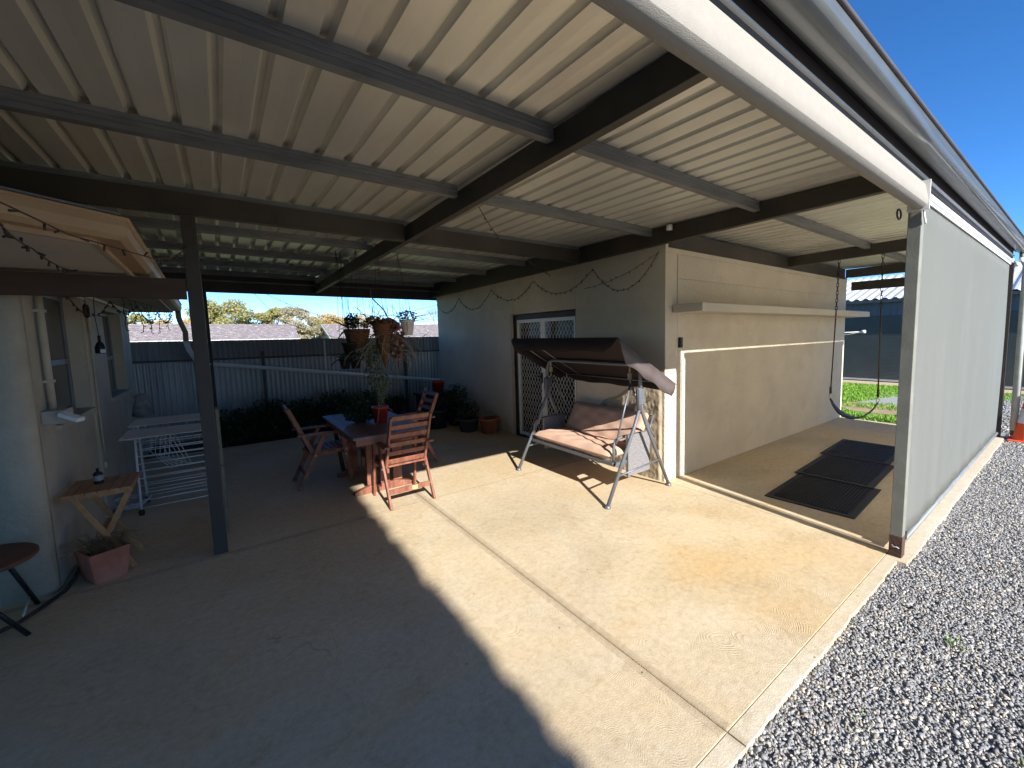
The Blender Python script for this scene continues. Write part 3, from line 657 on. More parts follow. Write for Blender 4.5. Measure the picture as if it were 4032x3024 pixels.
# bullnosed corner
cor = [(HX-tw, 4.46), (HX-tw, 4.385)]+[(HX-0.075+0.075*math.sin(R(a)), 4.46-0.075*math.cos(R(a))) for a in range(0, 91, 15)]
b.prism(cor, 'z', 0, 2.5, smooth=True)
b.build('wall', m_render2, hs)
b = MB(); b.box(HX-0.003, HX+0.022, 5.985, 6.24, 0.0, 2.2, bev=0.01); b.build('pilaster', m_render2, hs)
for W in (W1, W2):
    y0, y1, z0, z1 = W; X = HX-0.10
    b = MB(); s = 0.035
    b.box(X-0.03, X, y0, y0+s, z0, z1); b.box(X-0.03, X, y1-s, y1, z0, z1); b.box(X-0.03, X, y0+s, y1-s, z0, z0+s); b.box(X-0.03, X, y0+s, y1-s, z1-s, z1); b.box(X-0.035, X+0.004, y0+s, y1-s, (z0+z1)/2-0.09, (z0+z1)/2-0.045)
    wn = b.build('window', mat('dull window frame', (0.20, 0.20, 0.21), rough=0.5), hs)
    b = MB(); b.box(X-0.022, X-0.012, y0+s, y1-s, z0+s, z1-s); b.build('pane', m_glass, wn)
    b = MB(); b.box(HX-0.095, HX+0.03, y0-0.03, y1+0.03, z0-0.045, z0-0.002, bev=0.006); b.build('sill', m_render2, wn)
# soffit, fascia, gutter
def ev(y): return -0.30-0.020*(y-2.88)
sz = 2.205
b = MB(); b.add([(-6, 1.1, sz), (-2.6, 1.1, sz), (ev(3.0)-0.13, 3.02, sz), (ev(9.15)-0.13, 9.15, sz), (-6, 9.15, sz)], [(0, 1, 2, 3, 4)])
b.add([(-6, 1.1, sz+0.01), (-2.6, 1.1, sz+0.01), (ev(3.0)-0.13, 3.02, sz+0.01), (ev(9.15)-0.13, 9.15, sz+0.01), (-6, 9.15, sz+0.01)], [(0, 1, 2, 3, 4)])
b.build('soffit', m_soff, hs, fix=False)
b = MB()
def fas(p, q, th=0.02, z0=2.19, z1=2.34):
    b.bar((p[0], p[1], (z0+z1)/2), (q[0], q[1], (z0+z1)/2), th, z1-z0)
fas((ev(2.99)-0.12, 3.0), (ev(9.17)-0.12, 9.17)); fas((-2.6, 1.04), (ev(3)-0.12, 2.99)); fas((-6, 9.16), (ev(9.16)-0.11, 9.16))
b.build('fascia', m_eave, hs)
gp = [(0.0, 0.10), (0.0, 0.0), (0.075, 0.0), (0.10, 0.02), (0.108, 0.06), (0.104, 0.095), (0.116, 0.105)]
b = MB(); n = len(gp)
Bx, By = ev(3.0)-0.11, 3.0; vs = []
vs += [(-2.6+0.64*d_, 1.08-0.768*d_, 2.215+h_) for d_, h_ in gp]
vs += [(Bx+1.009*d_, By-0.46*d_, 2.215+h_) for d_, h_ in gp]
vs += [(ev(9.2)-0.11+d_, 9.2+0.02*d_, 2.215+h_) for d_, h_ in gp]
b.add(vs, [(k*n+i, k*n+i+1, (k+1)*n+i+1, (k+1)*n+i) for k in range(2) for i in range(n-1)])
b.add([(ev(9.2)-0.11+d_, 9.2, 2.215+h_) for d_, h_ in gp], [tuple(range(n))])
b.build('gutter', mat('tan gutter', (0.33, 0.215, 0.12), (0.28, 0.18, 0.10), rough=0.5, scale=4), hs, fix=False, solid=0.003)
# low pitched roof
b = MB(); b.add([(ev(2.9)-0.02, 2.92, 2.33), (ev(9.2)-0.02, 9.2, 2.33), (-6, 9.2, 2.62), (-6, 1.0, 2.62), (-2.6, 1.0, 2.33)], [(0, 1, 2, 3, 4)]); b.build('roof', m_fence2, hs, fix=False, solid=0.01)
b = MB(); y = 9.12; b.tube([(ev(y)-0.05, y, 2.22), (ev(y)-0.05, y, 2.12), (ev(y)-0.04, y, 2.06), (-0.42, 9.3, 1.88), (-0.425, 9.3, 1.74)], 0.036, 12); b.build('downpipe', mat('brown downpipe', (0.36, 0.26, 0.19), rough=0.6), hs)
b = MB(); b.tube([(HX+0.03, 4.66, 2.19), (HX+0.03, 4.66, 1.26)], 0.021, 10); b.build('conduit', m_render2, hs)
b = MB(); b.tube([(HX+0.045, 6.02, 2.19), (HX+0.045, 6.02, 1.83)], 0.014, 8); b.build('conduit', m_render2, hs)
b = MB(); b.tube([(HX+0.03, 6.08, 2.16), (HX+0.03, 6.06, 0.84), (HX+0.03, 6.08, 0.58)], 0.007, 8); b.box(HX+0.0, HX+0.045, 6.04, 6.14, 0.50, 0.56)
b.build('conduit', m_render2, hs)
for z in (1.45, 1.95):
    b = MB(); b.box(HX+0.0, HX+0.055, 4.635, 4.69, z, z+0.02); b.build('pipe_clip', m_render2, hs)
for (ya, za, yb, zc_) in ((4.68, 2.175, 6.05, 2.145), (5.5, 2.195, 8.64, 2.185), (6.25, 2.185, 8.62, 2.150)):
    b = MB(); b.tube([(HX+0.03, ya, za), (HX+0.03, yb, zc_)], 0.010, 8); b.build('conduit', m_white, hs)
b = MB(); b.box(HX, HX+0.12, 4.50, 4.70, 1.165, 1.26, bev=0.012); fb = b.build('junction_box', m_soff, hs)
b = MB(); b.bar((HX+0.10, 4.49, 1.235), (HX+0.20, 4.43, 1.19), 0.06, 0.03, bev=0.006); b.build('lamp', m_white, fb)
settle(hs, (HX, 6.4, 0))
# timber brace from the post towards the house
o = MB(); o.box(-6.0, -0.163, 4.245, 4.32, 2.04, 2.185)
tag(o.build('timber_rail', mat('dark stained timber', (0.075, 0.042, 0.028), (0.05, 0.03, 0.02), rough=0.7, scale=5, stretch=(0.4, 3, 3))), 'dark stained timber rail running from the left post across the house corner', 'rail')
# ---------------------------------------------------------------- FENCE, PIPE
fn = thing('boundary_fence', 'grey corrugated steel boundary fence behind the garden bed', 'fence')
def corrugated(x0, x1, y, z0, z1, amp=0.013, pitch=0.076):
    n = int((x1-x0)/pitch*8); vs = []
    for z in (z0, z1):
        for i in range(n+1):
            x = x0+(x1-x0)*i/n; vs.append((x, y+amp*math.sin(2*math.pi*x/pitch), z+(random.uniform(-0.003, 0.003) if z == z1 else 0)))
    return vs, [(i, i+1, n+2+i, n+1+i) for i in range(n)]
FY = 9.88
b = MB(); b.add(*corrugated(-7, 4.6, FY, -0.05, 1.40), True); b.build('sheet', m_fence, fn, fix=False)
b = MB(); b.add(*corrugated(-7, 4.6, FY+0.012, 1.395, 1.742), True); b.build('upper_sheet', mat('darker fence strip', (0.27, 0.275, 0.30), (0.22, 0.22, 0.245), rough=0.6, scale=3, stretch=(1, 1, 0.3)), fn, fix=False)
b = MB(); b.box(-7, 4.6, FY-0.045, FY-0.012, 1.385, 1.42); b.build('rail', m_fence2, fn)
for x in (-2.2, 0.62, 3.3):
    b = MB(); b.box(x-0.025, x+0.025, FY-0.06, FY-0.014, 0, 1.52); b.build('post', m_fence2, fn)
b = MB(); b.box(1.66, 1.69, FY-0.05, FY-0.03, 0.55, 1.72); b.build('batten', m_pvc, fn)
settle(fn, (1.0, FY, 0))
o = MB(); o.tube([(-0.43, 9.30, 1.745), (-0.40, 9.32, 1.60), (-0.33, 9.40, 1.42), (-0.22, 9.48, 1.35), (-0.10, 9.52, 1.325), (0.0, 9.52, 1.315), (3.95, 9.50, 0.72)], 0.036, 14)
tag(o.build('stormwater_pipe', m_pvc), 'long white plastic stormwater pipe sloping along the fence', 'pipe')
# ---------------------------------------------------------------- garden bed soil behind slab
sheet('garden_bed', -1.0, 4.6, 8.66, 10.2, -0.02, m_soil)
# ---------------------------------------------------------------- FOLIAGE HELPERS
def leaves(blobs, n, size, aspect=0.5, shell=0.55, down=0.0):
    """many small leaf quads spread through ellipsoid blobs [(cx,cy,cz,rx,ry,rz)]"""
    bl_ = np.array(blobs, float); vol = bl_[:, 3]*bl_[:, 4]*bl_[:, 5]; k = RNG.choice(len(bl_), n, p=vol/vol.sum())
    d = RNG.normal(size=(n, 3)); d /= np.linalg.norm(d, axis=1)[:, None]
    r = RNG.uniform(shell**3, 1, n)**(1/3)*RNG.uniform(0.85, 1.12, n)
    P = bl_[k, :3]+d*r[:, None]*bl_[k, 3:]
    a = RNG.normal(size=(n, 3))+d*0.6; a[:, 2] -= down; a /= np.linalg.norm(a, axis=1)[:, None]
    b = np.cross(a, RNG.normal(size=(n, 3))); b /= np.linalg.norm(b, axis=1)[:, None]
    s = RNG.uniform(0.6, 1.3, n)[:, None]*size
    V = np.stack([P-a*s, P-b*s*aspect, P+a*s, P+b*s*aspect], 1).reshape(-1, 3)
    return V, np.arange(n*4).reshape(-1, 4)
def leafobj(name, blobs, n, size, m, parent=None, aspect=0.5, shell=0.55, down=0.0):
    V, F = leaves(blobs, n, size, aspect, shell, down)
    me = bpy.data.meshes.new(name); me.from_pydata(V.tolist(), [], F.tolist()); me.materials.append(m)
    o = bpy.data.objects.new(name, me); C.objects.link(o)
    if parent: o.parent = parent
    return o
L_dark = leafmat('dark leaves', [(0.012, 0.022, 0.010), (0.025, 0.045, 0.018), (0.045, 0.07, 0.03)], 0.1)
L_mid = leafmat('mid green leaves', [(0.03, 0.06, 0.015), (0.06, 0.10, 0.03), (0.10, 0.14, 0.05)], 0.2)
L_olive = leafmat('olive tree leaves', [(0.20, 0.21, 0.07), (0.34, 0.33, 0.11), (0.46, 0.42, 0.17), (0.30, 0.27, 0.11)], 0.3)
L_gold = leafmat('golden tree leaves', [(0.45, 0.32, 0.12), (0.58, 0.43, 0.19), (0.40, 0.35, 0.14), (0.50, 0.31, 0.15)], 0.3)
L_grey = leafmat('grey green tree leaves', [(0.28, 0.27, 0.17), (0.40, 0.36, 0.23), (0.48, 0.41, 0.27)], 0.3)
L_pink = leafmat('dull red succulent leaves', [(0.13, 0.05, 0.04), (0.26, 0.13, 0.10), (0.34, 0.20, 0.15)], 0.1)
L_dry = leafmat('dry grass leaves', [(0.22, 0.13, 0.07), (0.30, 0.20, 0.10), (0.14, 0.10, 0.05)], 0.15)

def tree(name, label, x, y, h, rx, lm, n, leaf, seed, group=None, base=-0.6, crownz=0.42, gap=1.0):
    rnd = random.Random(seed)
    t = thing(name, label, 'tree', (0, 0, 0), group)
    b = MB(); top = Vector((x+rnd.uniform(-.3, .3), y, base+h*0.72))
    b.tube([(x, y, base-0.3), (x+0.1, y, base+h*0.25), (x-0.05, y+0.1, base+h*0.5), top], [h*0.035, h*0.028, h*0.02, h*0.006], 8)
    blobs = []
    for i in range(13):
        a = rnd.uniform(0, 6.28); rr_ = rnd.uniform(0.15, 0.85)*rx; z = base+h*rnd.uniform(crownz+0.08, 0.9); z = min(z, base+h*(0.97-0.35*(rr_/rx)**2))
        c = Vector((x+rr_*math.cos(a), y+rr_*math.sin(a), z)); s = rx*rnd.uniform(0.26, 0.46)*gap
        blobs.append((c.x, c.y, c.z, s, s, s*0.72))
        st = Vector((x, y, base+h*rnd.uniform(0.2, 0.45))); mid = (st+c)/2+Vector((0, 0, h*0.04))
        b.tube([st, mid, c], [h*0.013, h*0.008, h*0.002], 5)
        for q in range(3):
            e = c+Vector((rnd.uniform(-1, 1), rnd.uniform(-1, 1), rnd.uniform(-.2, 1)))*s*1.1
            b.tube([mid.lerp(c, 0.6), e], [h*0.004, h*0.001], 4)
    b.build('trunk', m_bark, t, fix=False)
    leafobj('crown', blobs, n, leaf, lm, t, 0.6, 0.35)
    settle(t, (x, y, base)); return t

# ---------------------------------------------------------------- BEYOND THE FENCE
tiles = bpy.data.materials.new('concrete roof tiles'); tiles.use_nodes = True
def _tiles():
    t = tiles.node_tree; N = t.nodes; Lk = t.links; b = N['Principled BSDF']; b.inputs['Roughness'].default_value = 0.85
    g = N.new('ShaderNodeNewGeometry'); n = N.new('ShaderNodeTexNoise'); n.inputs['Scale'].default_value = 3.2; n.inputs['Detail'].default_value = 6; n.inputs['Roughness'].default_value = 0.8
    mp = N.new('ShaderNodeMapping'); mp.inputs['Scale'].default_value = (1, 1.3, 3.4); Lk.new(g.outputs['Position'], mp.inputs[0]); Lk.new(mp.outputs[0], n.inputs[0])
    r = N.new('ShaderNodeValToRGB'); e = r.color_ramp.elements; e[0].position = 0.42; e[1].position = 0.72; e[0].color = (0.13, 0.115, 0.12, 1); e[1].color = (0.62, 0.58, 0.55, 1)
    k = e.new(0.56); k.color = (0.23, 0.20, 0.205, 1)
    Lk.new(n.outputs[0], r.inputs[0]); Lk.new(r.outputs[0], b.inputs['Base Color'])
_tiles()
def tiled_house(name, label, x0, x1, ye, yr, ze, zr, gable_left):
    h = thing(name, label, 'house', group='tiled houses beyond the fence')
    b = MB(); courses = 14
    for side in (0, 1):
        for i in range(courses):
            u0, u1 = i/courses, (i+1)/courses
            ya = ye+(yr-ye)*u0; yb = ye+(yr-ye)*u1
            if side: ya = 2*yr-ya; yb = 2*yr-yb
            za = ze+(zr-ze)*u0; zc = ze+(zr-ze)*u1
            n = int((x1-x0)/0.3)
            for k in range(n):
                xa = x0+(x1-x0)*(k+0.5*(i % 2))/n; xb = xa+(x1-x0)/n*0.97; xb = min(xb, x1)
                if side and (k % 6): continue
                if side: xb = min(x1, xa+(x1-x0)/n*6)
                dz = random.uniform(-0.006, 0.01)
                b.add([(xa, ya, za+0.055+dz), (xb, ya, za+0.055-dz), (xb, yb, zc+0.01), (xa, yb, zc+0.01), (xa, ya, za-0.0), (xb, ya, za-0.0)], [(0, 1, 2, 3), (4, 5, 1, 0)])
    b.build('roof', tiles, h, fix=False)
    b = MB(); b.tube([(x0, yr, zr+0.04), (x1, yr, zr+0.04)], 0.10, 8); b.build('ridge_cap', tiles, h, fix=False)
    b = MB(); b.box(x0, x1, ye-0.06, ye-0.02, ze-0.16, ze+0.03); b.build('gutter', m_white, h)
    b = MB(); b.box(x0+0.4, x1-0.4, ye+0.5, 2*yr-ye-0.5, -0.7, ze); 
    b.add([(x0+0.4, ye+0.5, ze), (x0+0.4, 2*yr-ye-0.5, ze), (x0+0.4, yr, zr-0.15)], [(0, 1, 2)])
    b.build('wall', m_gable, h)
    b = MB(); b.bar((x0, ye, ze), (x0, yr, zr), 0.05, 0.2); b.bar((x0, yr, zr), (x0, 2*yr-ye, ze), 0.05, 0.2); b.build('barge_board', m_gable, h)
    settle(h, ((x0+x1)/2, yr, -0.7))
tiled_house('brick_house', 'long low neighbouring house with mottled brown tiled roof beyond the left part of the fence', -16, 5.9, 46, 50, 1.83, 3.17, False)
tiled_house('brick_house', 'neighbouring house with pale green gable end and tiled roof beyond the hanging pots', 8.35, 27, 46, 50, 1.80, 3.17, True)
TG = 'trees beyond the neighbouring roofs'
tree('bushy_tree', 'olive green bushy tree beyond the tiled roof just right of the left post', -0.6, 60, 6.9, 2.7, L_olive, 9000, 0.10, 1, TG)
tree('bushy_tree', 'rounded olive tree, second from the left post beyond the tiled roof', 2.5, 61, 7.0, 2.6, L_olive, 9000, 0.10, 2, TG)
tree('bushy_tree', 'narrow olive tree left of the big grey gum behind the tiled roof', 4.9, 60, 6.8, 1.9, L_olive, 6500, 0.10, 3, TG)
tree('bushy_tree', 'low golden brown tree between the left post and the white downpipe', -3.4, 60, 5.3, 2.0, L_gold, 6000, 0.10, 4, TG)
tree('bushy_tree', 'yellow tinged tree seen under the left house eave', -7.4, 60, 6.0, 2.3, L_olive, 8000, 0.10, 5, TG, gap=0.7)
tree('gum_tree', 'tall open grey gum tree between the two tiled roofs', 6.6, 52, 6.3, 2.3, L_grey, 9000, 0.085, 6, TG, crownz=0.15, gap=0.85)
tree('bushy_tree', 'dense yellow green tree beside the pale green gable', 8.6, 56, 5.3, 1.6, L_olive, 7000, 0.085, 7, TG, crownz=0.1)
tree('bushy_tree', 'golden autumn tree behind the ridge of the gabled house', 11.6, 60, 5.8, 3.0, L_gold, 9000, 0.10, 8, TG, crownz=0.3)
tree('bushy_tree', 'rusty autumn tree behind the hanging baskets', 17.5, 64, 5.6, 3.6, L_gold, 7000, 0.12, 9, TG, crownz=0.3)
tree('bushy_tree', 'low rusty tree right of the hanging baskets next to the wall', 23.8, 62, 4.3, 2.6, L_gold, 7000, 0.12, 19, TG, crownz=0.3)
def bare_tree():
    t = thing('bare_tree', 'leafless winter tree against the sky beside the door wall', 'tree'); b = MB(); rnd = random.Random(4)
    def br(p, d, L_, r, k):
        q = p+d*L_; b.tube([p, q], [r, r*0.7], 5, caps=False)
        if k == 0: return
        for i in range(3):
            nd = (d+Vector((rnd.uniform(-.7, .7), rnd.uniform(-.7, .7), rnd.uniform(-.1, .5)))).normalized(); br(q, nd, L_*0.72, r*0.6, k-1)
    br(Vector((21.2, 52, -0.6)), Vector((0, 0, 1)), 2.0, 0.09, 5); b.build('trunk', m_bark, t, fix=False); settle(t, (21.2, 52, -0.6))
bare_tree()
# the shade trees south of the patio, behind the photographer
def conifer():
    t = thing('conifer_tree', 'tall dark conifer standing south of the patio behind the photographer', 'tree')
    b = MB(); b.tube([(-1.3, -8, -0.2), (-1.3, -8, 11)], [0.22, 0.03], 10); b.build('trunk', m_bark, t)
    rad = lambda z: (1.225-0.172*(z-5.1)) if z < 9 else max(0.02, 0.55*(11.4-z)/2.4)
    n = 30000; z = RNG.uniform(0.3, 11.2, n); a = RNG.uniform(0, 6.283, n); rr_ = np.array([rad(q) for q in z])*RNG.uniform(0.90, 1.0, n)
    P = np.stack([-1.3+rr_*np.cos(a), -8+rr_*np.sin(a), z], 1); d = RNG.normal(size=(n, 3)); d /= np.linalg.norm(d, axis=1)[:, None]
    e = np.cross(d, RNG.normal(size=(n, 3))); e /= np.linalg.norm(e, axis=1)[:, None]; q = 0.075
    V = np.stack([P-d*q, P-e*q*0.5, P+d*q, P+e*q*0.5], 1).reshape(-1, 3); F = np.arange(n*4).reshape(-1, 4)
    me = bpy.data.meshes.new('crown'); me.from_pydata(V.tolist(), [], F.tolist()); me.materials.append(L_dark); o = bpy.data.objects.new('crown', me); C.objects.link(o); o.parent = t
    b = MB(); b.lathe([(0.01, 0.2)]+[(rad(0.3+k*0.3)*(0.955+0.012*math.sin(k*1.7)), 0.3+k*0.3) for k in range(37)]+[(0.0, 11.4)], (-1.3, -8, 0), 28); b.build('inner_foliage', L_dark, t)
    settle(t, (-1.3, -8, 0))
conifer()
def conifer_two():
    t = thing('conifer_tree', 'second conifer standing close beside the first behind the photographer', 'tree')
    b = MB(); b.tube([(-3.0, -8.6, -0.2), (-3.0, -8.6, 12)], [0.22, 0.03], 10); b.build('trunk', m_bark, t)
    b = MB(); b.lathe([(0.01, 0.2), (2.0, 0.4), (1.6, 5.0), (1.5, 8.5), (0.6, 10.5), (0.0, 12)], (-3.1, -8.6, 0), 24); b.build('inner_foliage', L_dark, t)
    leafobj('crown', [(-3.1, -8.6, 0.5+k*0.35, 1.75-0.025*k, 1.3, 0.4) for k in range(30)], 14000, 0.16, L_dark, t)
    settle(t, (-3.0, -8.6, 0))
conifer_two()
def shade_tree():
    t = thing('shade_tree', 'broad dense evergreen tree standing behind the photographer beside the conifer', 'tree')
    b = MB(); b.tube([(-6.5, -10, -0.2), (-6.5, -10, 7)], [0.4, 0.15], 10); b.build('trunk', m_bark, t)
    blobs = [(-8.4+random.uniform(-5.5, 4.6), -10+random.uniform(-1.6, 1.6), random.uniform(1.0, 10.5), 1.9, 1.9, 1.7) for i in range(190)]
    blobs = [q for q in blobs if q[0] < -1.2-0.209*0]
    leafobj('crown', blobs, 42000, 0.30, L_dark, t, 0.7, 0.3)
    b = MB()
    for q in blobs: b.lathe([(0.02, -1.3), (1.3, -0.5), (1.3, 0.5), (0.02, 1.3)], q[:3], 10)
    b.build('inner_foliage', L_dark, t)
    settle(t, (-6.5, -10, 0))
shade_tree()

# ---------------------------------------------------------------- DARK SHED, CAR, CONE ON THE RIGHT
sh = thing('dark_shed', 'dark steel shed with silver corrugated roof and wide roller door across the lawn', 'shed')
def ribbed_y(x, y0, y1, z0, z1, pitch, amp):
    n = int((y1-y0)/pitch*4); vs = []
    for z in (z0, z1):
        for i in range(n+1):
            y = y0+(y1-y0)*i/n; k = i % 4; vs.append((x-(amp if k in (1, 2) else 0), y, z))
    return vs, [(i, i+1, n+2+i, n+1+i) for i in range(n)]
b = MB(); b.add(*ribbed_y(16.9, -9, 8.5, 2.13, 2.64, 0.17, 0.02)); b.add(*ribbed_y(16.9, 5.6, 8.5, 0, 2.13, 0.17, 0.02)); b.build('wall', m_shed2, sh, fix=False)
b = MB(); b.box(16.93, 24, -9, 8.5, 0, 2.6); b.build('body', m_shed, sh)
b = MB(); n = 46; vs = []
for i in range(n):
    z = 0.06+2.06*i/n; dz = 2.06/n
    b.box(16.875, 16.905, -0.5, 5.55, z, z+dz*0.72); b.box(16.89, 16.905, -0.5, 5.55, z+dz*0.72, z+dz)
b.build('roller_door', m_shed, sh)
b = MB(); b.box(16.865, 16.91, -0.5, 5.55, 0.0, 0.06); b.build('door_sill', m_alu, sh)
b = MB(); n = int(18/0.13); vs = []
for x, z in ((16.75, 2.655), (20.5, 3.73)):
    for i in range(n*2+1):
        y = -9.2+18*i/(n*2); k = i % 4
        vs.append((x, y, z+(0.05 if k in (1, 2) else 0.0)))
w_ = 2*n+1
b.add(vs, [(i, i+1, w_+i+1, w_+i) for i in range(2*n)]); b.add([(20.5, -9.2, 3.73), (20.5, 8.8, 3.73), (24.2, 8.8, 2.66), (24.2, -9.2, 2.66)], [(0, 1, 2, 3)])
b.build('roof', m_shroof, sh, fix=False)
b = MB(); b.box(16.66, 16.76, -9.2, 8.8, 2.56, 2.655); b.build('gutter', mat('dark gutter', (0.05, 0.06, 0.07), rough=0.4), sh)
settle(sh, (20, 0, 0))
cl = thing('clothesline_arm', 'white clothesline arm with pegs poking out past the wall end', 'clothesline')
b = MB(); b.tube([(11.4, 4.6, 1.60), (11.2, 3.18, 1.66)], 0.013, 6); b.tube([(11.4, 4.6, 1.555), (11.3, 3.5, 1.60), (11.2, 3.18, 1.655)], 0.010, 6); b.tube([(11.35, 4.2, 1.4), (11.4, 4.6, -0.05)], 0.03, 8); b.tube([(11.2, 3.14, 1.66), (11.2, 3.22, 1.66)], 0.035, 8); b.tube([(11.4, 4.2, 1.4), (11.4, 4.6, 1.6)], 0.02, 6); b.build('arm', m_white, cl)
b = MB(); b.box(11.2, 11.26, 3.93, 3.97, 1.56, 1.66); b.build('peg', m_yel, cl); settle(cl, (11.4, 4.6, 0))
cn = thing('traffic_cone', 'orange traffic cone with white reflective band beside the far blind post', 'traffic cone')
cx, cy_ = 9.42, 0.51
b = MB(); b.box(cx-0.19, cx+0.19, cy_-0.19, cy_+0.19, -0.03, 0.0, bev=0.01); b.lathe([(0.15, 0.0), (0.145, 0.02), (0.108, 0.255), (0.0745, 0.475), (0.038, 0.70), (0.030, 0.70)], (cx, cy_, 0), 24); b.build('cone_body', m_orange, cn)
b = MB(); b.lathe([(0.110, 0.255), (0.077, 0.475)], (cx, cy_, 0), 24); b.build('reflective_band', m_refl, cn); settle(cn, (cx, cy_, -0.03))
car = thing('parked_car', 'pale blue grey car parked in the carport at the right edge', 'car')
def build_car():
    L0, L1 = -2.6, 1.62; X0, X1 = 20.5, 22.2
    side = [(L0, 0.30), (L0, 0.75), (L0+0.5, 0.95), (L0+1.2, 1.0), (L0+1.9, 1.42), (L1-0.9, 1.45), (L1-0.25, 1.0), (L1, 0.92), (L1+0.02, 0.35)]
    b = MB(); b.prism(side, 'x', X0, X1); b.build('body', m_car, car, bevel=0.05)
    b = MB(); b.prism([(L0+1.4, 1.0), (L0+1.95, 1.36), (L1-0.95, 1.39), (L1-0.42, 1.0)], 'x', X0-0.006, X1+0.006); b.build('window', m_glass, car)
    for y in (L0+0.8, L1-0.75):
        for x in (X0+0.08, X1-0.08):
            b = MB(); b.tube([(x-0.1, y, 0.30), (x+0.1, y, 0.30)], 0.31, 20); wl = b.build('wheel', m_black, car)
            b = MB(); b.tube([(x-0.11, y, 0.30), (x+0.11, y, 0.30)], 0.18, 14); b.build('rim', m_alu, wl)
    b = MB(); b.box(X0+0.1, X0+0.45, L1+0.0, L1+0.03, 0.72, 0.86); b.build('headlight', m_refl, car)
    settle(car, (21.3, -0.5, 0))
build_car()
cp = thing('brick_garage', 'brown brick garage behind the parked car at the right edge', 'garage')
b = MB(); b.box(24.3, 24.6, -6, 3.0, 0, 3.0); b.build('wall', mat('brown brick', (0.28, 0.23, 0.18), (0.22, 0.17, 0.13), rough=0.9, scale=6, stretch=(1, 1, 4)), cp)
b = MB(); b.box(18.9, 24.4, -6, 3.0, 2.65, 2.80); b.build('roof', m_fence2, cp); settle(cp, (24.4, -2, 0))

# ---------------------------------------------------------------- HANGING STRAP SWING
sw = thing('strap_swing', 'blue black strap swing hanging on chains from the roof beam', 'swing')
SX = 6.90
def chain(y0, y1, z0, z1):
    c = MB(); n = 14; Lk_ = 0.052
    for i in range(n):
        t_ = i/(n-1); z = z0-0.03-(0.70)*t_; y = y0+(y1-y0)*0.3*t_
        pts = []
        for k in range(9):
            a = 2*math.pi*k/8; u, v = 0.014*math.cos(a), 0.036*math.sin(a)
            pts.append((SX+(u if i % 2 else 0), y+(0 if i % 2 else u), z+v))
        c.tube(pts, 0.0045, 5, caps=False)
    ch = c.build('chain', m_blackm, sw, fix=False)
    c = MB(); ya = y0+(y1-y0)*0.3
    c.tube([(SX, ya, z0-0.74), (SX, (ya+y1)/2, (z0-0.74+z1)/2), (SX, y1, z1)], [0.010, 0.008, 0.010], 8); c.tube([(SX, y1, z1+0.10), (SX, y1, z1)], 0.016, 8); c.build('rope', m_bulb, sw)
    c = MB(); c.tube([(SX, y1+0.018*math.cos(a), z1-0.04+0.04*math.sin(a)) for a in [k*0.785 for k in range(9)]], 0.005, 6); c.build('shackle', m_alu, sw)
chain(2.29, 2.33, 2.70, 0.79); chain(1.78, 1.755, 2.70, 0.80)
b = MB(); n = 14; vs = []; dx = 0.07
for i in range(n+1):
    t_ = i/n; y = 2.33+(1.755-2.33)*t_; z = 0.72-0.25*(1-(2*t_-1)**2)**0.8
    wd = 0.02+dx*min(1, 4*min(t_, 1-t_)); vs += [(SX-wd, y, z), (SX+wd, y, z)]
b.add(vs, [(2*i, 2*i+1, 2*i+3, 2*i+2) for i in range(n)], True)
b.build('seat', mat('blue black strap', (0.045, 0.055, 0.09), rough=0.5), sw, fix=False, solid=0.012)
settle(sw, (SX, 2.04, 2.7))
# rubber mats
def rubber_mat(x0, x1, y0, y1, z, rz, label):
    o = MB(); o.box(x0, x1, y0, y1, 0, 0.006); n = int((x1-x0-0.14)/0.022); ny = int((y1-y0-0.14)/0.03)
    for i in range(n):
        xx = x0+0.07+i*(x1-x0-0.14)/n
        o.box(xx, xx+0.012, y0+0.07, y1-0.07, 0.006, 0.011)
    for j in range(ny):
        yy = y0+0.07+j*(y1-y0-0.14)/ny
        o.box(x0+0.07, x1-0.07, yy, yy+0.010, 0.006, 0.0135)
    ob_ = thing('rubber_mat', label, 'mat', group='black rubber mats on the concrete')
    o.build('ribbed_pad', m_potb, ob_)
    o = MB()
    for (a, b_, c_, d_) in ((x0, x1, y0, y0+0.06), (x0, x1, y1-0.06, y1), (x0, x0+0.06, y0+0.0605, y1-0.0605), (x1-0.06, x1, y0+0.0605, y1-0.0605)): o.box(a, b_, c_, d_, 0.0062, 0.0092)
    o.build('bevelled_border', mat('mat border rubber', (0.026, 0.028, 0.030), rough=0.7), ob_)
    for c_ in ob_.children: c_.data.transform(Matrix.Translation((0, 0, z)))
    settle(ob_, ((x0+x1)/2, (y0+y1)/2, z)); ob_.rotation_euler = (0, 0, R(rz)); ( 0)
rubber_mat(4.34, 5.36, 1.265, 2.065, 0.0012, 3.4, 'black ribbed rubber mat nearest the corner post')
rubber_mat(5.30, 6.40, 1.385, 2.165, 0.014, 3.4, 'middle one of the three overlapping black rubber mats')
rubber_mat(6.34, 7.42, 1.495, 2.265, 0.027, 3.4, 'farthest black rubber mat, lapped over the middle mat')

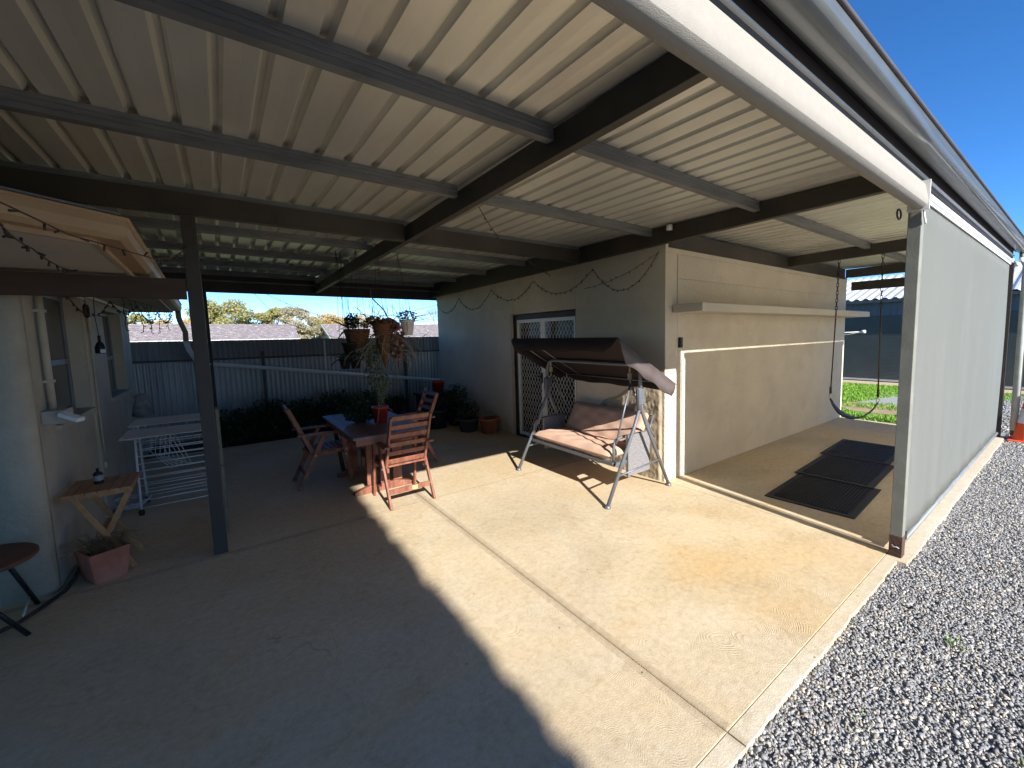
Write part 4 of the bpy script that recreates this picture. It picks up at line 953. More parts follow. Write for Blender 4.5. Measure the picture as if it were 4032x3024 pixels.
# ---------------------------------------------------------------- GARDEN SWING SEAT
gs = thing('garden_swing_seat', 'garden swing seat with dark plum canopy and beige cushions in the sun', 'swing seat')
XM, YL, YR = 3.365, 4.50, 2.895
T_ = 0.021
for y, s in ((YR, 1), (YL, -1)):
    for xf, d in ((2.875, -1), (3.845, 1)):
        b = MB(); xo = XM+0.018*d
        b.tube([(xf, y, 0.015), (xf+(xo-xf)*0.86, y, 0.78), (xo, y, 0.93), (xo, y, 1.14)], T_*0.92, 12)
        lg = b.build('leg', m_steelg, gs)
        b = MB(); b.lathe([(0.0, 0.0), (0.034, 0.0), (0.034, 0.010), (0.024, 0.03), (0.0, 0.03)], (xf, y, 0.0), 14); b.build('foot_cap', m_steelg, lg)
    b = MB(); b.tube([(XM-0.022, y-0.0, 1.16), (XM-0.022, y, 0.93)], 0.027, 12); b.box(XM-0.045, XM+0.045, y-0.026, y+0.026, 0.98, 1.15, bev=0.01); b.build('joint_sleeve', m_steelg, gs)
    b = MB(); xa = 2.875+(XM-2.875)*0.33; xb = 3.845-(3.845-XM)*0.35
    b.tube([(xa, y, 0.29), (xb, y, 0.335)], 0.010, 8); b.build('side_brace', m_steelg, gs)
b = MB(); b.tube([(XM, YR, 1.10), (XM, YR, 1.34), (XM, YR+0.012, 1.375), (XM, YR+0.045, 1.393), (XM, YL-0.12, 1.395), (XM, YL-0.04, 1.36), (XM, YL, 1.28), (XM, YL, 1.10)], T_, 12); b.build('top_bar', m_steelg, gs)
# canopy: tilted cloth roof with a hanging valance
def canopy():
    A = Vector((2.925, 0, 1.685)); Bk = Vector((3.80, 0, 1.185)); y0, y1 = 2.795, 4.64
    nrm = (Bk-A).cross(Vector((0, -1, 0))).normalized(); 
    if nrm.z < 0: nrm = -nrm
    dirx = (Bk-A)
    b = MB(); nu, nv = 16, 14; vs = []
    for j in range(nv+1):
        for i in range(nu+1):
            u, v = i/nu, j/nv; p = A+dirx*v; y = y0+(y1-y0)*u
            sag = 0.008*math.sin(math.pi*v*2)*math.sin(math.pi*u)-0.008*math.sin(math.pi*v)*abs(math.sin(2*math.pi*u))
            q = Vector((p.x, y, p.z))+nrm*sag; vs.append(q)
    b.add(vs, [(j*(nu+1)+i, j*(nu+1)+i+1, (j+1)*(nu+1)+i+1, (j+1)*(nu+1)+i) for j in range(nv) for i in range(nu)], True)
    c = b.build('canopy', m_canopy, gs, fix=False, solid=0.003)
    # valance all round
    b = MB()
    def strip(P0, P1, n, depth, out, rnd=True, amp=0.012):
        vs = []
        for i in range(n+1):
            u = i/n; p = P0.lerp(P1, u); e = min(1, min(u, 1-u)/0.10)
            dp = depth*(0.25+0.75*e**0.6) if rnd else depth
            dp *= 1+0.05*math.sin(u*19)
            wv = amp*math.sin(u*23+1)*0.6
            vs += [p, p+Vector((0, 0, -dp*0.55))+out*(0.02+wv*0.5), p+Vector((0, 0, -dp))+out*(0.028+wv)]
        b.add(vs, [q for i in range(n) for q in ((3*i, 3*i+3, 3*i+4, 3*i+1), (3*i+1, 3*i+4, 3*i+5, 3*i+2))], True)
    def flap(name, m_):
        nonlocal b
        b.build(name, m_, c, fix=False, solid=0.002); b = MB()
    a0 = Vector((A.x, y0, A.z)); a1 = Vector((A.x, y1, A.z)); b0 = Vector((Bk.x, y0, Bk.z)); b1 = Vector((Bk.x, y1, Bk.z))
    strip(a0, a1, 40, 0.14, Vector((-1, 0, 0))); flap('valance', m_canopy); strip(a1, b1, 30, 0.13, Vector((0, 1, 0))); flap('valance', m_canopy)
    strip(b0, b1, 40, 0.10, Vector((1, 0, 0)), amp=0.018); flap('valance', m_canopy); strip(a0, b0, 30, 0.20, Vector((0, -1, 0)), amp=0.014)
    b.build('valance', mat('sunlit canopy valance', (0.085, 0.067, 0.068), (0.07, 0.055, 0.056), rough=0.55, spec=0.6, scale=5, bump=0.2, bscale=200), c, fix=False, solid=0.002)  # lighter cloth colour paints the sunlight on this side flap
    b = MB()
    k = 0.012
    for y in (y0+0.03, 4.30, y1-0.03): b.tube([(A.x+0.01, y, A.z-k), (XM, y, 1.41), (Bk.x-0.01, y, Bk.z-k)], 0.009, 8)
    b.tube([(A.x+0.012, y0+0.02, A.z-k), (A.x+0.012, y1-0.02, A.z-k)], 0.009, 8); b.tube([(Bk.x-0.012, y0+0.02, Bk.z-k), (Bk.x-0.012, y1-0.02, Bk.z-k)], 0.009, 8)
    b.build('canopy_frame', m_steelg, gs)
canopy()
# bench frame
b = MB(); zf = 0.385
b.box(3.085, 3.125, 3.03, 4.50, 0.345, 0.385, bev=0.005); b.tube([(3.62, 3.03, 0.36), (3.62, 4.50, 0.36)], 0.016, 10); b.box(3.10, 3.64, 3.03, 3.06, 0.34, 0.375); b.box(3.10, 3.64, 4.47, 4.50, 0.34, 0.375)
b.tube([(3.62, 3.08, 0.36), (3.80, 3.08, 0.78), (3.80, 4.45, 0.78), (3.62, 4.45, 0.36)], 0.014, 8)
b.build('seat_frame', m_steelg, gs)
for y in (3.045, 4.485):
    b = MB(); b.tube([(3.12, y, 0.37), (3.12, y, 0.56), (3.15, y, 0.61), (3.21, y, 0.63), (3.62, y, 0.63), (3.72, y, 0.60)], 0.016, 10); b.build('armrest', m_steelg, gs)
    b = MB(); s = -1 if y < 4 else 1
    b.box(3.30, 3.66, y+s*0.012, y+s*0.03, 0.20, 0.645, bev=0.008); b.build('side_pocket', m_grcloth, gs)
def cushion(name, c0, c1, tvec, y0, y1, th, m, panels=3, sag=0.0):
    """padded slab between lines c0 (x,z) and c1 (x,z) along y, puffed"""
    b = MB(); nu, nv = 48, 16; a = Vector((c0[0], 0, c0[1])); d = Vector((c1[0]-c0[0], 0, c1[1]-c0[1])); t = Vector((tvec[0], 0, tvec[1])).normalized()
    for sgn in (1, -1):
        vs = []
        for j in range(nv+1):
            for i in range(nu+1):
                u, v = i/nu, j/nv; e = min(1, min(u, 1-u)/0.05)**0.5*min(1, min(v, 1-v)/0.12)**0.5
                q = abs(((u*panels) % 1)-0.5)*2; tuft = 1-0.16*max(0, q-0.8)/0.2
                wr = 0.004*math.sin(u*31+v*9)+0.003*math.sin(u*17-v*21)
                p = a+d*v; y = y0+(y1-y0)*u
                h = (th/2*e*tuft+wr*e) if e > 0 else 0
                vs.append(Vector((p.x, y, p.z-sag*math.sin(math.pi*u)))+t*h*sgn)
        b.add(vs, [(j*(nu+1)+i, j*(nu+1)+i+1, (j+1)*(nu+1)+i+1, (j+1)*(nu+1)+i) for j in range(nv) for i in range(nu)], True)
    return b.build(name, m, gs)
cushion('seat_cushion', (3.075, 0.445), (3.60, 0.425), (0, 1), 3.075, 4.455, 0.11, m_cush, 1)
cushion('back_cushion', (3.585, 0.40), (3.80, 0.80), (-1, 0.35), 3.13, 4.44, 0.10, m_cush, 1)
for y in (3.02, 4.40):
    b = MB(); b.tube([(XM, y+0.02, 1.39), (XM, y+0.02, 1.30)], 0.010, 8); b.box(XM-0.018, XM+0.018, y+0.005, y+0.035, 1.24, 1.30); b.tube([(XM, y+0.02, 1.24), (XM, y+0.01, 1.19)], 0.006, 6)
    b.build('hook', mat('pale hook', (0.35, 0.33, 0.25), rough=0.5), gs)
    b = MB(); b.tube([(XM, y+0.01, 1.19), (3.13, y, 0.58)], 0.010, 8); b.tube([(XM, y+0.01, 1.19), (3.70, y, 0.62), (3.76, y, 0.55)], 0.010, 8); b.build('hanger_rod', m_steelg, gs)
settle(gs, (3.36, 3.7, 0))

# ---------------------------------------------------------------- TABLE AND CHAIRS
tb = thing('garden_table', 'weathered slatted hardwood table on trestle legs behind the nearest chair', 'table')
x0, x1, y0, y1, tz = 0.965, 1.735, 4.54, 6.20, 0.73
b = MB(); fr_ = 0.095
b.box(x0, x0+fr_, y0, y1, tz-0.028, tz, bev=0.004); b.box(x1-fr_, x1, y0, y1, tz-0.028, tz, bev=0.004)
b.box(x0+fr_, x1-fr_, y0, y0+fr_*0.7, tz-0.028, tz, bev=0.004); b.box(x0+fr_, x1-fr_, y1-fr_*0.7, y1, tz-0.028, tz, bev=0.004)
n = 18
for i in range(n):
    a = y0+fr_*0.7+0.004+i*(y1-y0-fr_*1.4-0.004)/n; b.box(x0+fr_+0.002, x1-fr_-0.002, a, a+(y1-y0-fr_*1.4)/n-0.008, tz-0.024, tz-0.002)
b.build('tabletop', m_tabt, tb)
b = MB(); b.box(x0+0.03, x1-0.03, y0+0.03, y0+0.055, tz-0.095, tz-0.029); b.box(x0+0.03, x1-0.03, y1-0.055, y1-0.03, tz-0.095, tz-0.029); b.box(x0+0.03, x0+0.055, y0+0.055, y1-0.055, tz-0.095, tz-0.029); b.box(x1-0.055, x1-0.03, y0+0.055, y1-0.055, tz-0.095, tz-0.029); b.build('apron', m_wood, tb)
for y in (4.97, 5.80):
    b = MB(); b.prism([(1.03, 0.0), (1.67, 0.0), (1.67, 0.035), (1.50, 0.085), (1.20, 0.085), (1.03, 0.035)], 'y', y-0.035, y+0.035); b.box(1.10, 1.60, y-0.03, y+0.03, tz-0.15, tz-0.097)
    for xx in (1.17, 1.31, 1.45): b.box(xx, xx+0.10, y-0.018, y+0.018, 0.085, tz-0.15)
    b.build('trestle_leg', m_wood, tb, bevel=0.004)
b = MB(); b.box(1.32, 1.38, 5.01, 5.76, 0.22, 0.31); b.build('stretcher', m_wood, tb)
settle(tb, (1.35, 5.37, 0))

def make_chair():
    c = thing('garden_chair', 'reddish hardwood folding armchair in the sun at the near end of the table', 'chair', group='hardwood armchairs around the garden table')
    for x in (-0.225, 0.225):
        s = 1 if x > 0 else -1
        b = MB(); b.bar((x, -0.275, 0), (x, 0.02, 0.62), 0.022, 0.048, up=(0, 1, 0.45)); b.build('leg', m_wood, c, bevel=0.003)
        b = MB(); b.bar((x, 0.275, 0), (x, 0.20, 0.62), 0.022, 0.048, up=(0, 1, 0)); b.build('leg', m_wood, c, bevel=0.003)
        b = MB(); xi = x-s*0.024; b.bar((xi, -0.085, 0.34), (xi, -0.33, 0.945), 0.022, 0.045, up=(0, 1, 0.3)); b.build('back_upright', m_wood, c, bevel=0.003)
        b = MB(); b.box(x-0.032, x+0.032, -0.26, 0.26, 0.620, 0.642, bev=0.006); b.build('armrest', m_wood, c)
        b = MB(); xi = x-s*0.024; b.bar((xi, -0.17, 0.375), (xi, 0.27, 0.405), 0.022, 0.045); b.build('seat_rail', m_wood, c, bevel=0.003)
        b = MB()
        for (yy, zz) in ((-0.09, 0.378), (0.232, 0.402), (0.225, 0.34)): b.tube([(x+s*0.010, yy, zz), (x+s*0.0145, yy, zz)], 0.009, 10)
        b.build('bolt', m_alu, c)
    for i in range(8):
        b = MB(); y = -0.15+i*0.056; z = 0.402+(y+0.17)*0.068; b.box(-0.19, 0.19, y, y+0.044, z, z+0.016, bev=0.003); b.build('seat_slat', m_wood, c)
    for i in range(6):
        t_ = 0.19+i*0.157; y = -0.085+(-0.33+0.085)*t_; z = 0.34+0.605*t_
        b = MB(); b.bar((-0.19, y, z), (0.19, y, z), 0.016, 0.052, up=(0, -0.38, 0.92)); b.build('back_slat', m_wood, c, bevel=0.003)
    b = MB(); b.box(-0.212, 0.212, -0.212, -0.190, 0.135, 0.185); st = b.build('stretcher', m_wood, c, bevel=0.003)
    b = MB(); b.box(0.02, 0.075, -0.2135, -0.2122, 0.140, 0.18); b.build('maker_plate', mat('yellow tag', (0.6, 0.42, 0.15), rough=0.6), st)
    b = MB(); b.box(-0.212, 0.212, 0.225, 0.245, 0.33, 0.37); b.build('stretcher', m_wood, c, bevel=0.003)
    return c
c0 = make_chair(); c0.location = (1.435, 4.565, 0); c0.rotation_euler = (0, 0, R(1.5))
c1 = copy_tree(c0); c1.location = (0.865, 5.79, 0); c1.rotation_euler = (0, 0, R(-90)); c1['label'] = 'hardwood armchair in the shade on the post side of the table'
c2 = copy_tree(c0); c2.location = (1.965, 5.83, 0); c2.rotation_euler = (0, 0, R(92)); c2['label'] = 'hardwood armchair in the shade between the table and the potted plants'
# red pot + plant on table
def potlathe(r0, r1, h, c, rim=0.008, n=24):
    b = MB(); b.lathe([(0.0, 0), (r0, 0), (r0+(r1-r0)*0.86, h*0.86), (r1+rim*0.3, h*0.86), (r1+rim, h*0.88), (r1+rim, h), (r1-0.006, h), (r1-0.012, h*0.86), (0, h*0.84)], c, n); return b
pt = thing('red_pot', 'bright red plastic pot with pale trailing stems on the garden table', 'plant pot')
c = (1.42, 5.22, tz+0.001)
potlathe(0.072, 0.088, 0.19, c).build('pot', m_redp, pt)
b = MB(); b.lathe([(0, 0), (0.075, 0.0)], (c[0], c[1], c[2]+0.165), 20); b.build('soil', m_soil, pt)
b = MB(); rnd = random.Random(3)
for k in range(7):
    a = rnd.uniform(0, 6.28); p = Vector((c[0]+0.03*math.cos(a), c[1]+0.03*math.sin(a), c[2]+0.165)); pts = [p.copy()]
    for i in range(6): p = p+Vector((rnd.uniform(-.035, .035), rnd.uniform(-.03, .03), 0.055)); pts.append(p.copy())
    b.tube(pts, 0.0025, 4)
b.tube([(1.40, 5.18, 0.95), (1.385, 5.10, 0.99), (1.365, 5.05, 0.92), (1.345, 5.03, 0.82), (1.33, 5.03, 0.762), (1.30, 5.03, 0.755)], 0.0035, 5); b.tube([(1.44, 5.17, 0.93), (1.50, 5.14, 0.90), (1.53, 5.10, 0.86)], 0.003, 5)
b.build('stem', m_stem, pt, fix=False); leafobj('leaves', [(1.42, 5.22, 1.08, 0.10, 0.10, 0.14)], 160, 0.014, L_mid, pt); settle(pt, c)
pt = thing('bushy_pot_plant', 'dark leafy pot plant beside the red pot on the garden table', 'pot plant')
potlathe(0.06, 0.075, 0.12, (1.24, 5.42, tz+0.001)).build('pot', m_black, pt)
leafobj('leaves', [(1.22, 5.38, 0.93, 0.13, 0.12, 0.13), (1.27, 5.32, 0.84, 0.13, 0.12, 0.10), (1.15, 5.4, 0.84, 0.09, 0.09, 0.09)], 1500, 0.020, L_dark, pt); settle(pt, (1.24, 5.42, tz))

# ---------------------------------------------------------------- HANGING POTS
def wires(parent, c, r, zt, top, n=3, m=m_blackm):
    for k in range(n):
        b = MB(); a = 2*math.pi*k/n+0.4; b.tube([(c[0]+r*math.cos(a), c[1]+r*math.sin(a), zt), top], 0.0022, 4); b.build('hanging_wire', m, parent)
def straggle(c, n, L_, r, seed, up=0.4, sp=0.05):
    rnd = random.Random(seed); b = MB()
    for k in range(n):
        a = rnd.uniform(0, 6.28); p = Vector(c)+Vector((math.cos(a), math.sin(a), 0))*r*rnd.random(); d = Vector((math.cos(a), math.sin(a), up+rnd.uniform(-.5, .5))); pts = [p.copy()]
        for i in range(7): d = (d+Vector((rnd.uniform(-.6, .6), rnd.uniform(-.6, .6), rnd.uniform(-.6, .35)))).normalized(); p = p+d*L_/7*rnd.uniform(0.6, 1.3); pts.append(p.copy())
        b.tube(pts, [0.0035]*7+[0.001], 4)
    return b
HY = 5.62
hp = thing('hanging_pot', 'pale grey plastic hanging pot with wilted plants, highest and rightmost of the hanging pots', 'hanging pot', group='pots hanging under the patio roof')
c = (1.935, HY, 1.755); potlathe(0.06, 0.092, 0.20, c).build('pot', m_pvc, hp); wires(hp, c, 0.09, 1.95, (1.87, HY+0.05, 2.80))
straggle((1.935, HY, 1.94), 16, 0.30, 0.07, 5, 0.6).build('stem', m_stem, hp, fix=False); leafobj('leaves', [(1.94, HY, 2.0, 0.13, 0.1, 0.09), (2.0, HY, 1.97, 0.06, 0.06, 0.06)], 150, 0.020, L_pink, hp); settle(hp, (1.935, HY, 1.755))
hp = thing('hanging_basket', 'pointed cone shaped woven basket with red fleshy leaves, largest of the hanging pots', 'hanging basket', group='pots hanging under the patio roof')
c = (1.615, HY-0.04, 1.34)
prof = [(0.003, 0)]
for i in range(1, 29):
    t_ = i/28; r = 0.138*t_**0.85; prof.append((r*(1.05 if i % 2 else 0.93), 0.57*t_))
prof += [(0.132, 0.575), (0.122, 0.55), (0, 0.54)]
b = MB(); b.lathe(prof, c, 22); b.build('basket', mat('woven cane', (0.24, 0.11, 0.045), (0.06, 0.025, 0.012), rough=0.85, scale=9, stretch=(1, 1, 9), bump=0.6, bscale=60), hp)
wires(hp, c, 0.11, 1.90, (1.60, HY, 2.80))
straggle((1.60, HY, 1.90), 12, 0.42, 0.08, 8, 0.9).build('stem', m_stem, hp, fix=False)
leafobj('leaves', [(1.68, HY-0.08, 1.88, 0.12, 0.09, 0.09), (1.76, HY-0.13, 1.78, 0.08, 0.05, 0.13), (1.76, HY-0.13, 1.64, 0.06, 0.05, 0.13), (1.74, HY-0.12, 1.50, 0.05, 0.05, 0.08), (1.52, HY, 1.95, 0.09, 0.08, 0.05)], 430, 0.030, L_pink, hp, 0.8)
b = MB()
b.tube([(1.50, HY, 2.33), (1.505, HY, 2.25), (1.53, HY, 2.20), (1.60, HY, 2.13), (1.66, HY, 2.06), (1.70, HY, 1.96)], [0.004, 0.007, 0.008, 0.008, 0.008, 0.007], 6)
b.tube([(1.98, HY, 2.13), (1.96, HY, 2.05), (1.90, HY, 1.97)], [0.003, 0.005, 0.006], 5); b.tube([(1.53, HY, 2.0), (1.60, HY, 1.97)], 0.005, 5)
rnd = random.Random(31)
for k in range(10):
    p = Vector((rnd.uniform(1.45, 1.95), HY+rnd.uniform(-.05, .05), 1.93)); pts = [p.copy()]
    for i in range(6): p = p+Vector((rnd.uniform(-.04, .04), rnd.uniform(-.03, .03), rnd.uniform(0.015, 0.05))); pts.append(p.copy())
    b.tube(pts, 0.0035, 4)
b.build('dry_stem', m_bark, hp, fix=False)
b = straggle((1.63, HY-0.02, 1.78), 46, 0.62, 0.15, 11, -0.9); b.build('trailing_stem', m_stem, hp, fix=False)
b = MB(); rnd = random.Random(17)
for k in range(20):
    p = Vector((1.47+rnd.uniform(-.10, .22), HY+rnd.uniform(-.06, .06), 1.70)); pts = [p.copy()]
    for i in range(16): p = p+Vector((rnd.uniform(-.022, .022)+(0.004 if k % 2 else -0.001), rnd.uniform(-.02, .01), -0.045*rnd.uniform(.5, 1.2))); pts.append(p.copy())
    b.tube(pts, 0.0026, 4)
b.build('trailing_stem', mat('grey green cactus stem', (0.12, 0.13, 0.06), rough=0.8), hp, fix=False)
leafobj('trailing_leaves', [(1.45, HY, 1.55, 0.12, 0.08, 0.16), (1.78, HY, 1.58, 0.10, 0.07, 0.14), (1.48, HY, 1.30, 0.10, 0.08, 0.2), (1.6, HY, 1.15, 0.09, 0.08, 0.12)], 1000, 0.015, L_mid, hp); settle(hp, c)
hp = thing('hanging_basket', 'coir lined hanging basket with spiky succulents left of the woven cone', 'hanging basket', group='pots hanging under the patio roof')
c = (1.33, HY+0.05, 1.60)
b = MB(); b.lathe([(0.0, 0), (0.05, 0.0), (0.11, 0.08), (0.145, 0.19), (0.15, 0.24), (0.135, 0.235), (0, 0.21)], c, 20); b.build('basket', m_coir, hp); wires(hp, c, 0.145, 1.84, (1.36, HY, 2.80))
leafobj('leaves', [(1.27, HY, 1.93, 0.085, 0.08, 0.09), (1.42, HY, 1.9, 0.07, 0.06, 0.05)], 330, 0.020, L_dark, hp, 0.6)
b = straggle((1.29, HY, 1.86), 12, 0.26, 0.08, 21, 0.9); b.tube([(1.22, HY-.05, 1.85), (1.12, HY-.1, 1.90), (1.02, HY-.12, 1.945)], [0.012, 0.010, 0.004], 5); b.tube([(1.22, HY-.05, 1.84), (1.13, HY-.1, 1.79), (1.07, HY-.12, 1.71)], [0.012, 0.010, 0.004], 5); b.build('stem', mat('dark succulent stem', (0.05, 0.035, 0.025), rough=0.7), hp, fix=False); settle(hp, c)
hp = thing('hanging_pot', 'small black hanging pot tucked under the coir basket', 'hanging pot', group='pots hanging under the patio roof')
c = (1.23, HY+0.02, 1.525); potlathe(0.055, 0.085, 0.15, c).build('pot', m_potb, hp); wires(hp, c, 0.07, 1.65, (1.25, HY+0.3, 2.80)); settle(hp, c)
for (x, lab) in ((1.165, 'lower left one of the paired black hanging pots'), (1.275, 'lower right one of the paired black hanging pots')):
    hp = thing('hanging_pot', lab, 'hanging pot', group='pots hanging under the patio roof'); c = (x, HY-0.03*(x > 1.2), 1.362)
    potlathe(0.045, 0.066, 0.115, c, n=14).build('pot', m_potb, hp); wires(hp, c, 0.058, 1.475, (1.18, HY+0.2, 2.80), 2)
    leafobj('leaves', [(x, HY, 1.51, 0.065, 0.05, 0.045)], 130, 0.017, L_dark, hp); straggle((x, HY, 1.48), 7, 0.20, 0.04, int(x*100), 0.6).build('stem', m_bulb, hp, fix=False); settle(hp, c)

# ---------------------------------------------------------------- GARDEN BED PLANTS AND POTS
bed = [(0.02, 9.0, 0.62, 'low dark shrub at the foot of the dark back post'), (0.55, 9.15, 0.72, 'dark spiky shrub against the fence, second from the left'), (1.05, 9.1, 0.70, 'dark rounded shrub against the fence left of the table'),
       (1.65, 9.2, 0.78, 'leafy dark shrub on the fence just behind the red pot'), (2.2, 9.1, 0.76, 'dark shrub behind the table under the woven cone'), (2.75, 9.2, 0.55, 'low dark shrub behind the right hand armchair')]
for x, y, h, lab in bed:
    s = thing('garden_shrub', lab, 'shrub', group='dark shrubs along the fence')
    b = MB(); rnd = random.Random(int(x*77)+5)
    for k in range(9): a = rnd.uniform(0, 6.28); b.tube([(x, y, -0.02), (x+0.15*math.cos(a), y+0.1*math.sin(a), h*0.5), (x+0.28*math.cos(a), y+0.15*math.sin(a), h*rnd.uniform(.75, 1.05))], [0.008, 0.005, 0.002], 4)
    b.build('stem', m_bark, s, fix=False)
    leafobj('leaves', [(x, y, h*0.45, 0.33, 0.25, h*0.48), (x-0.15, y-0.05, h*0.35, 0.22, 0.2, h*0.4), (x+0.17, y+0.05, h*0.6, 0.18, 0.16, h*0.35)], 2600, 0.026, L_dark, s, 0.45, 0.2); settle(s, (x, y, -0.02))
def potted(x, y, r, h, m, lab, cat='plant pot', leaf=None, ph=0.3, name='plant_pot', grp='pots in the corner by the door wall', saucer=False, n=700):
    s = thing(name, lab, cat, group=grp); z0 = 0.0
    potlathe(r*0.8, r, h, (x, y, z0), 0.012).build('pot', m, s)
    b = MB(); b.lathe([(0, 0), (r*0.9, 0)], (x, y, z0+h*0.86), 20); b.build('soil', m_soil, s)
    if leaf: leafobj('leaves', [(x, y, h+ph*0.45, r*1.15, r*1.15, ph*0.6), (x-r*0.5, y, h+ph*0.3, r*0.8, r*0.8, ph*0.5)], n, 0.024, leaf, s, 0.45, 0.2)
    straggle((x, y, h), 8, ph, r*0.5, int(x*31+y*7), 1.2).build('stem', m_bark, s, fix=False)
    settle(s, (x, y, 0))
potted(3.66, 6.66, 0.175, 0.27, m_terra, 'wide terracotta pot against the wall left of the door, nearly bare', ph=0.25)
potted(3.45, 7.05, 0.19, 0.24, mat('ribbed grey pot', (0.075, 0.072, 0.07), rough=0.9, scale=20, stretch=(6, 6, 1)), 'ribbed dark grey pot with a leafy plant beside the terracotta pot', leaf=L_dark, ph=0.30)
potted(3.56, 7.75, 0.21, 0.38, m_black, 'tall black pot with a spindly plant against the wall', leaf=L_dark, ph=0.42, n=900)
potted(3.12, 7.75, 0.22, 0.36, m_black, 'black tub with dark foliage behind the right hand armchair', leaf=L_dark, ph=0.34, n=900)
st = thing('plant_stand', 'dark crate stand carrying the red bucket in the far corner', 'stand')
b = MB(); b.box(3.05, 3.72, 8.20, 8.60, 0.0, 0.56, bev=0.01); b.build('crate', m_black, st); b = MB(); b.box(3.02, 3.75, 8.17, 8.63, 0.56, 0.60); b.build('shelf_top', m_blackm, st); settle(st, (3.38, 8.4, 0))
bk = thing('red_bucket', 'dull red bucket standing on the crate in the far corner', 'bucket')
potlathe(0.095, 0.13, 0.225, (3.44, 8.36, 0.601)).build('bucket_body', m_redp, bk); settle(bk, (3.44, 8.36, 0.6))
o = MB(); o.lathe([(0.0, 0), (0.025, 0), (0.025, 0.09), (0.012, 0.11), (0.012, 0.13), (0, 0.13)], (3.16, 8.33, 0.601), 12); tag(o.build('bottle', m_white), 'small white bottle on the crate left of the red bucket', 'bottle')
o = MB(); o.tube([(-0.10, 9.0, 0.13), (0.28, 9.02, 0.30)], 0.012, 6); tag(o.build('garden_stake', m_stem), 'pale garden stake lying in the bed by the dark back post', 'stake')
o = MB(); o.bar((-0.085, 5.35, 0.24), (-0.095, 6.6, 0.96), 0.05, 0.02); o.bar((-0.085, 5.35, 0.24), (-0.083, 5.30, 0.20), 0.02, 0.02)
wp = MB(); wp.bar((-0.062, 4.75, 0.02), (-0.058, 4.44, 1.18), 0.045, 0.022, up=(1, 0, 0)); tag(wp.build('timber_plank', mat('weathered pale timber', (0.16, 0.14, 0.11), rough=0.9, scale=10)), 'weathered timber plank leaning behind the left post', 'plank')

# ---------------------------------------------------------------- LEFT SIDE: airer, side table, pots, stool, hose
m_airer = mat('white airer paint', (0.66, 0.66, 0.67), rough=0.5)
ar = thing('clothes_airer', 'white folding clothes airer between the house wall and the left post', 'clothes airer')
ax0, ax1, ay0, ay1 = -0.735, -0.14, 5.86, 6.32
for y in (ay0, ay1):
    for x in (ax0, ax1):
        b = MB(); b.tube([(x, y, 0.05), (x, (y+(ay0+ay1)/2)/2*1.0+(y-(ay0+ay1)/2)*0.0, 0.92)], 0.011, 8); lg = b.build('leg', m_airer, ar)
        b = MB(); b.lathe([(0, 0), (0.02, 0), (0.024, 0.03), (0.016, 0.06), (0, 0.06)], (x, y, 0.0), 12); b.build('foot', m_black, lg)
for side, y in (('near', ay0), ('far', ay1)):
    for k in range(11):
        z = 0.07+k*0.073; t_ = (z-0.05)/0.87; yy = y+((y+(ay0+ay1)/2)/2-y)*t_
        b = MB(); b.tube([(ax0, yy, z), (ax1, yy, z)], 0.0052, 6); b.build('rail', m_airer, ar)
for k, (ya, yb, zz) in enumerate(((5.30, 5.50, 0.915), (5.80, 5.97, 0.955))):
    b = MB(); b.add([(ax0-0.02, ya, zz-0.045), (ax1+0.02, ya, zz-0.045), (ax1+0.02, yb, zz), (ax0+0.02, yb, zz)], [(0, 1, 2, 3)]); b.build('top_panel', mat('pale airer panel', (0.52, 0.53, 0.55), rough=0.5, scale=4), ar, fix=False, solid=0.008)
for xx in (ax0, ax1):
    b = MB(); b.tube([(xx-0.01, 5.32, 0.88), (xx, 5.95, 0.75)], 0.008, 6); b.build('side_arm', m_airer, ar)
settle(ar, (-0.32, 6.09, 0))
hg = thing('coat_hanger_bunch', 'bunch of pale plastic coat hangers hooked inside the clothes airer', 'coat hangers')
for k in range(5):
    b = MB(); d = k*0.022; x = -0.62+d*1.6; y = 6.02-d
    b.tube([(x, y, 0.86), (x+0.01, y, 0.80), (x-0.02, y+0.02, 0.60-0.02*k), (x+0.12, y, 0.40+0.012*k), (x+0.15, y, 0.40+0.012*k), (x+0.06, y, 0.72), (x+0.01, y, 0.80)], 0.004, 5); b.build('coat_hanger', m_alu, hg, fix=False)
settle(hg, (-0.6, 6.0, 0.86))
pb = MB(); pb.lathe([(0.01, 0), (0.09, 0.02), (0.075, 0.12), (0.05, 0.2), (0.06, 0.235), (0.02, 0.25)], (-0.69, 6.30, 0.93), 14, ax=0.6); tag(pb.build('peg_bag', mat('faded grey cloth', (0.20, 0.21, 0.22), (0.08, 0.08, 0.09), rough=0.9, scale=12)), 'faded grey cloth peg bag hanging above the clothes airer', 'bag')
rc = MB()
for k in range(6):
    a0_ = k*1.1; rc.tube([(-0.86+(0.10+0.012*k)*math.cos(a+a0_), 6.25+(0.13+0.01*k)*math.sin(a+a0_), 0.012+0.012*k+0.006*math.sin(3*a)) for a in [i*0.449 for i in range(15)]], 0.008, 6)
tag(rc.build('rope_coil', m_rope, fix=False), 'loose coil of white rope on the floor behind the pine side table', 'rope')
sd = thing('folding_side_table', 'small orange pine folding side table against the house wall', 'side table')
tzs = 0.655; tx0, tx1, ty0, ty1 = -0.955, -0.595, 4.45, 4.90
b = MB(); n = 6
for i in range(n): b.box(tx0+(tx1-tx0)*i/n+0.002, tx0+(tx1-tx0)*(i+1)/n-0.002, ty0, ty1, tzs-0.016, tzs, bev=0.002)
b.build('tabletop', m_pine, sd)
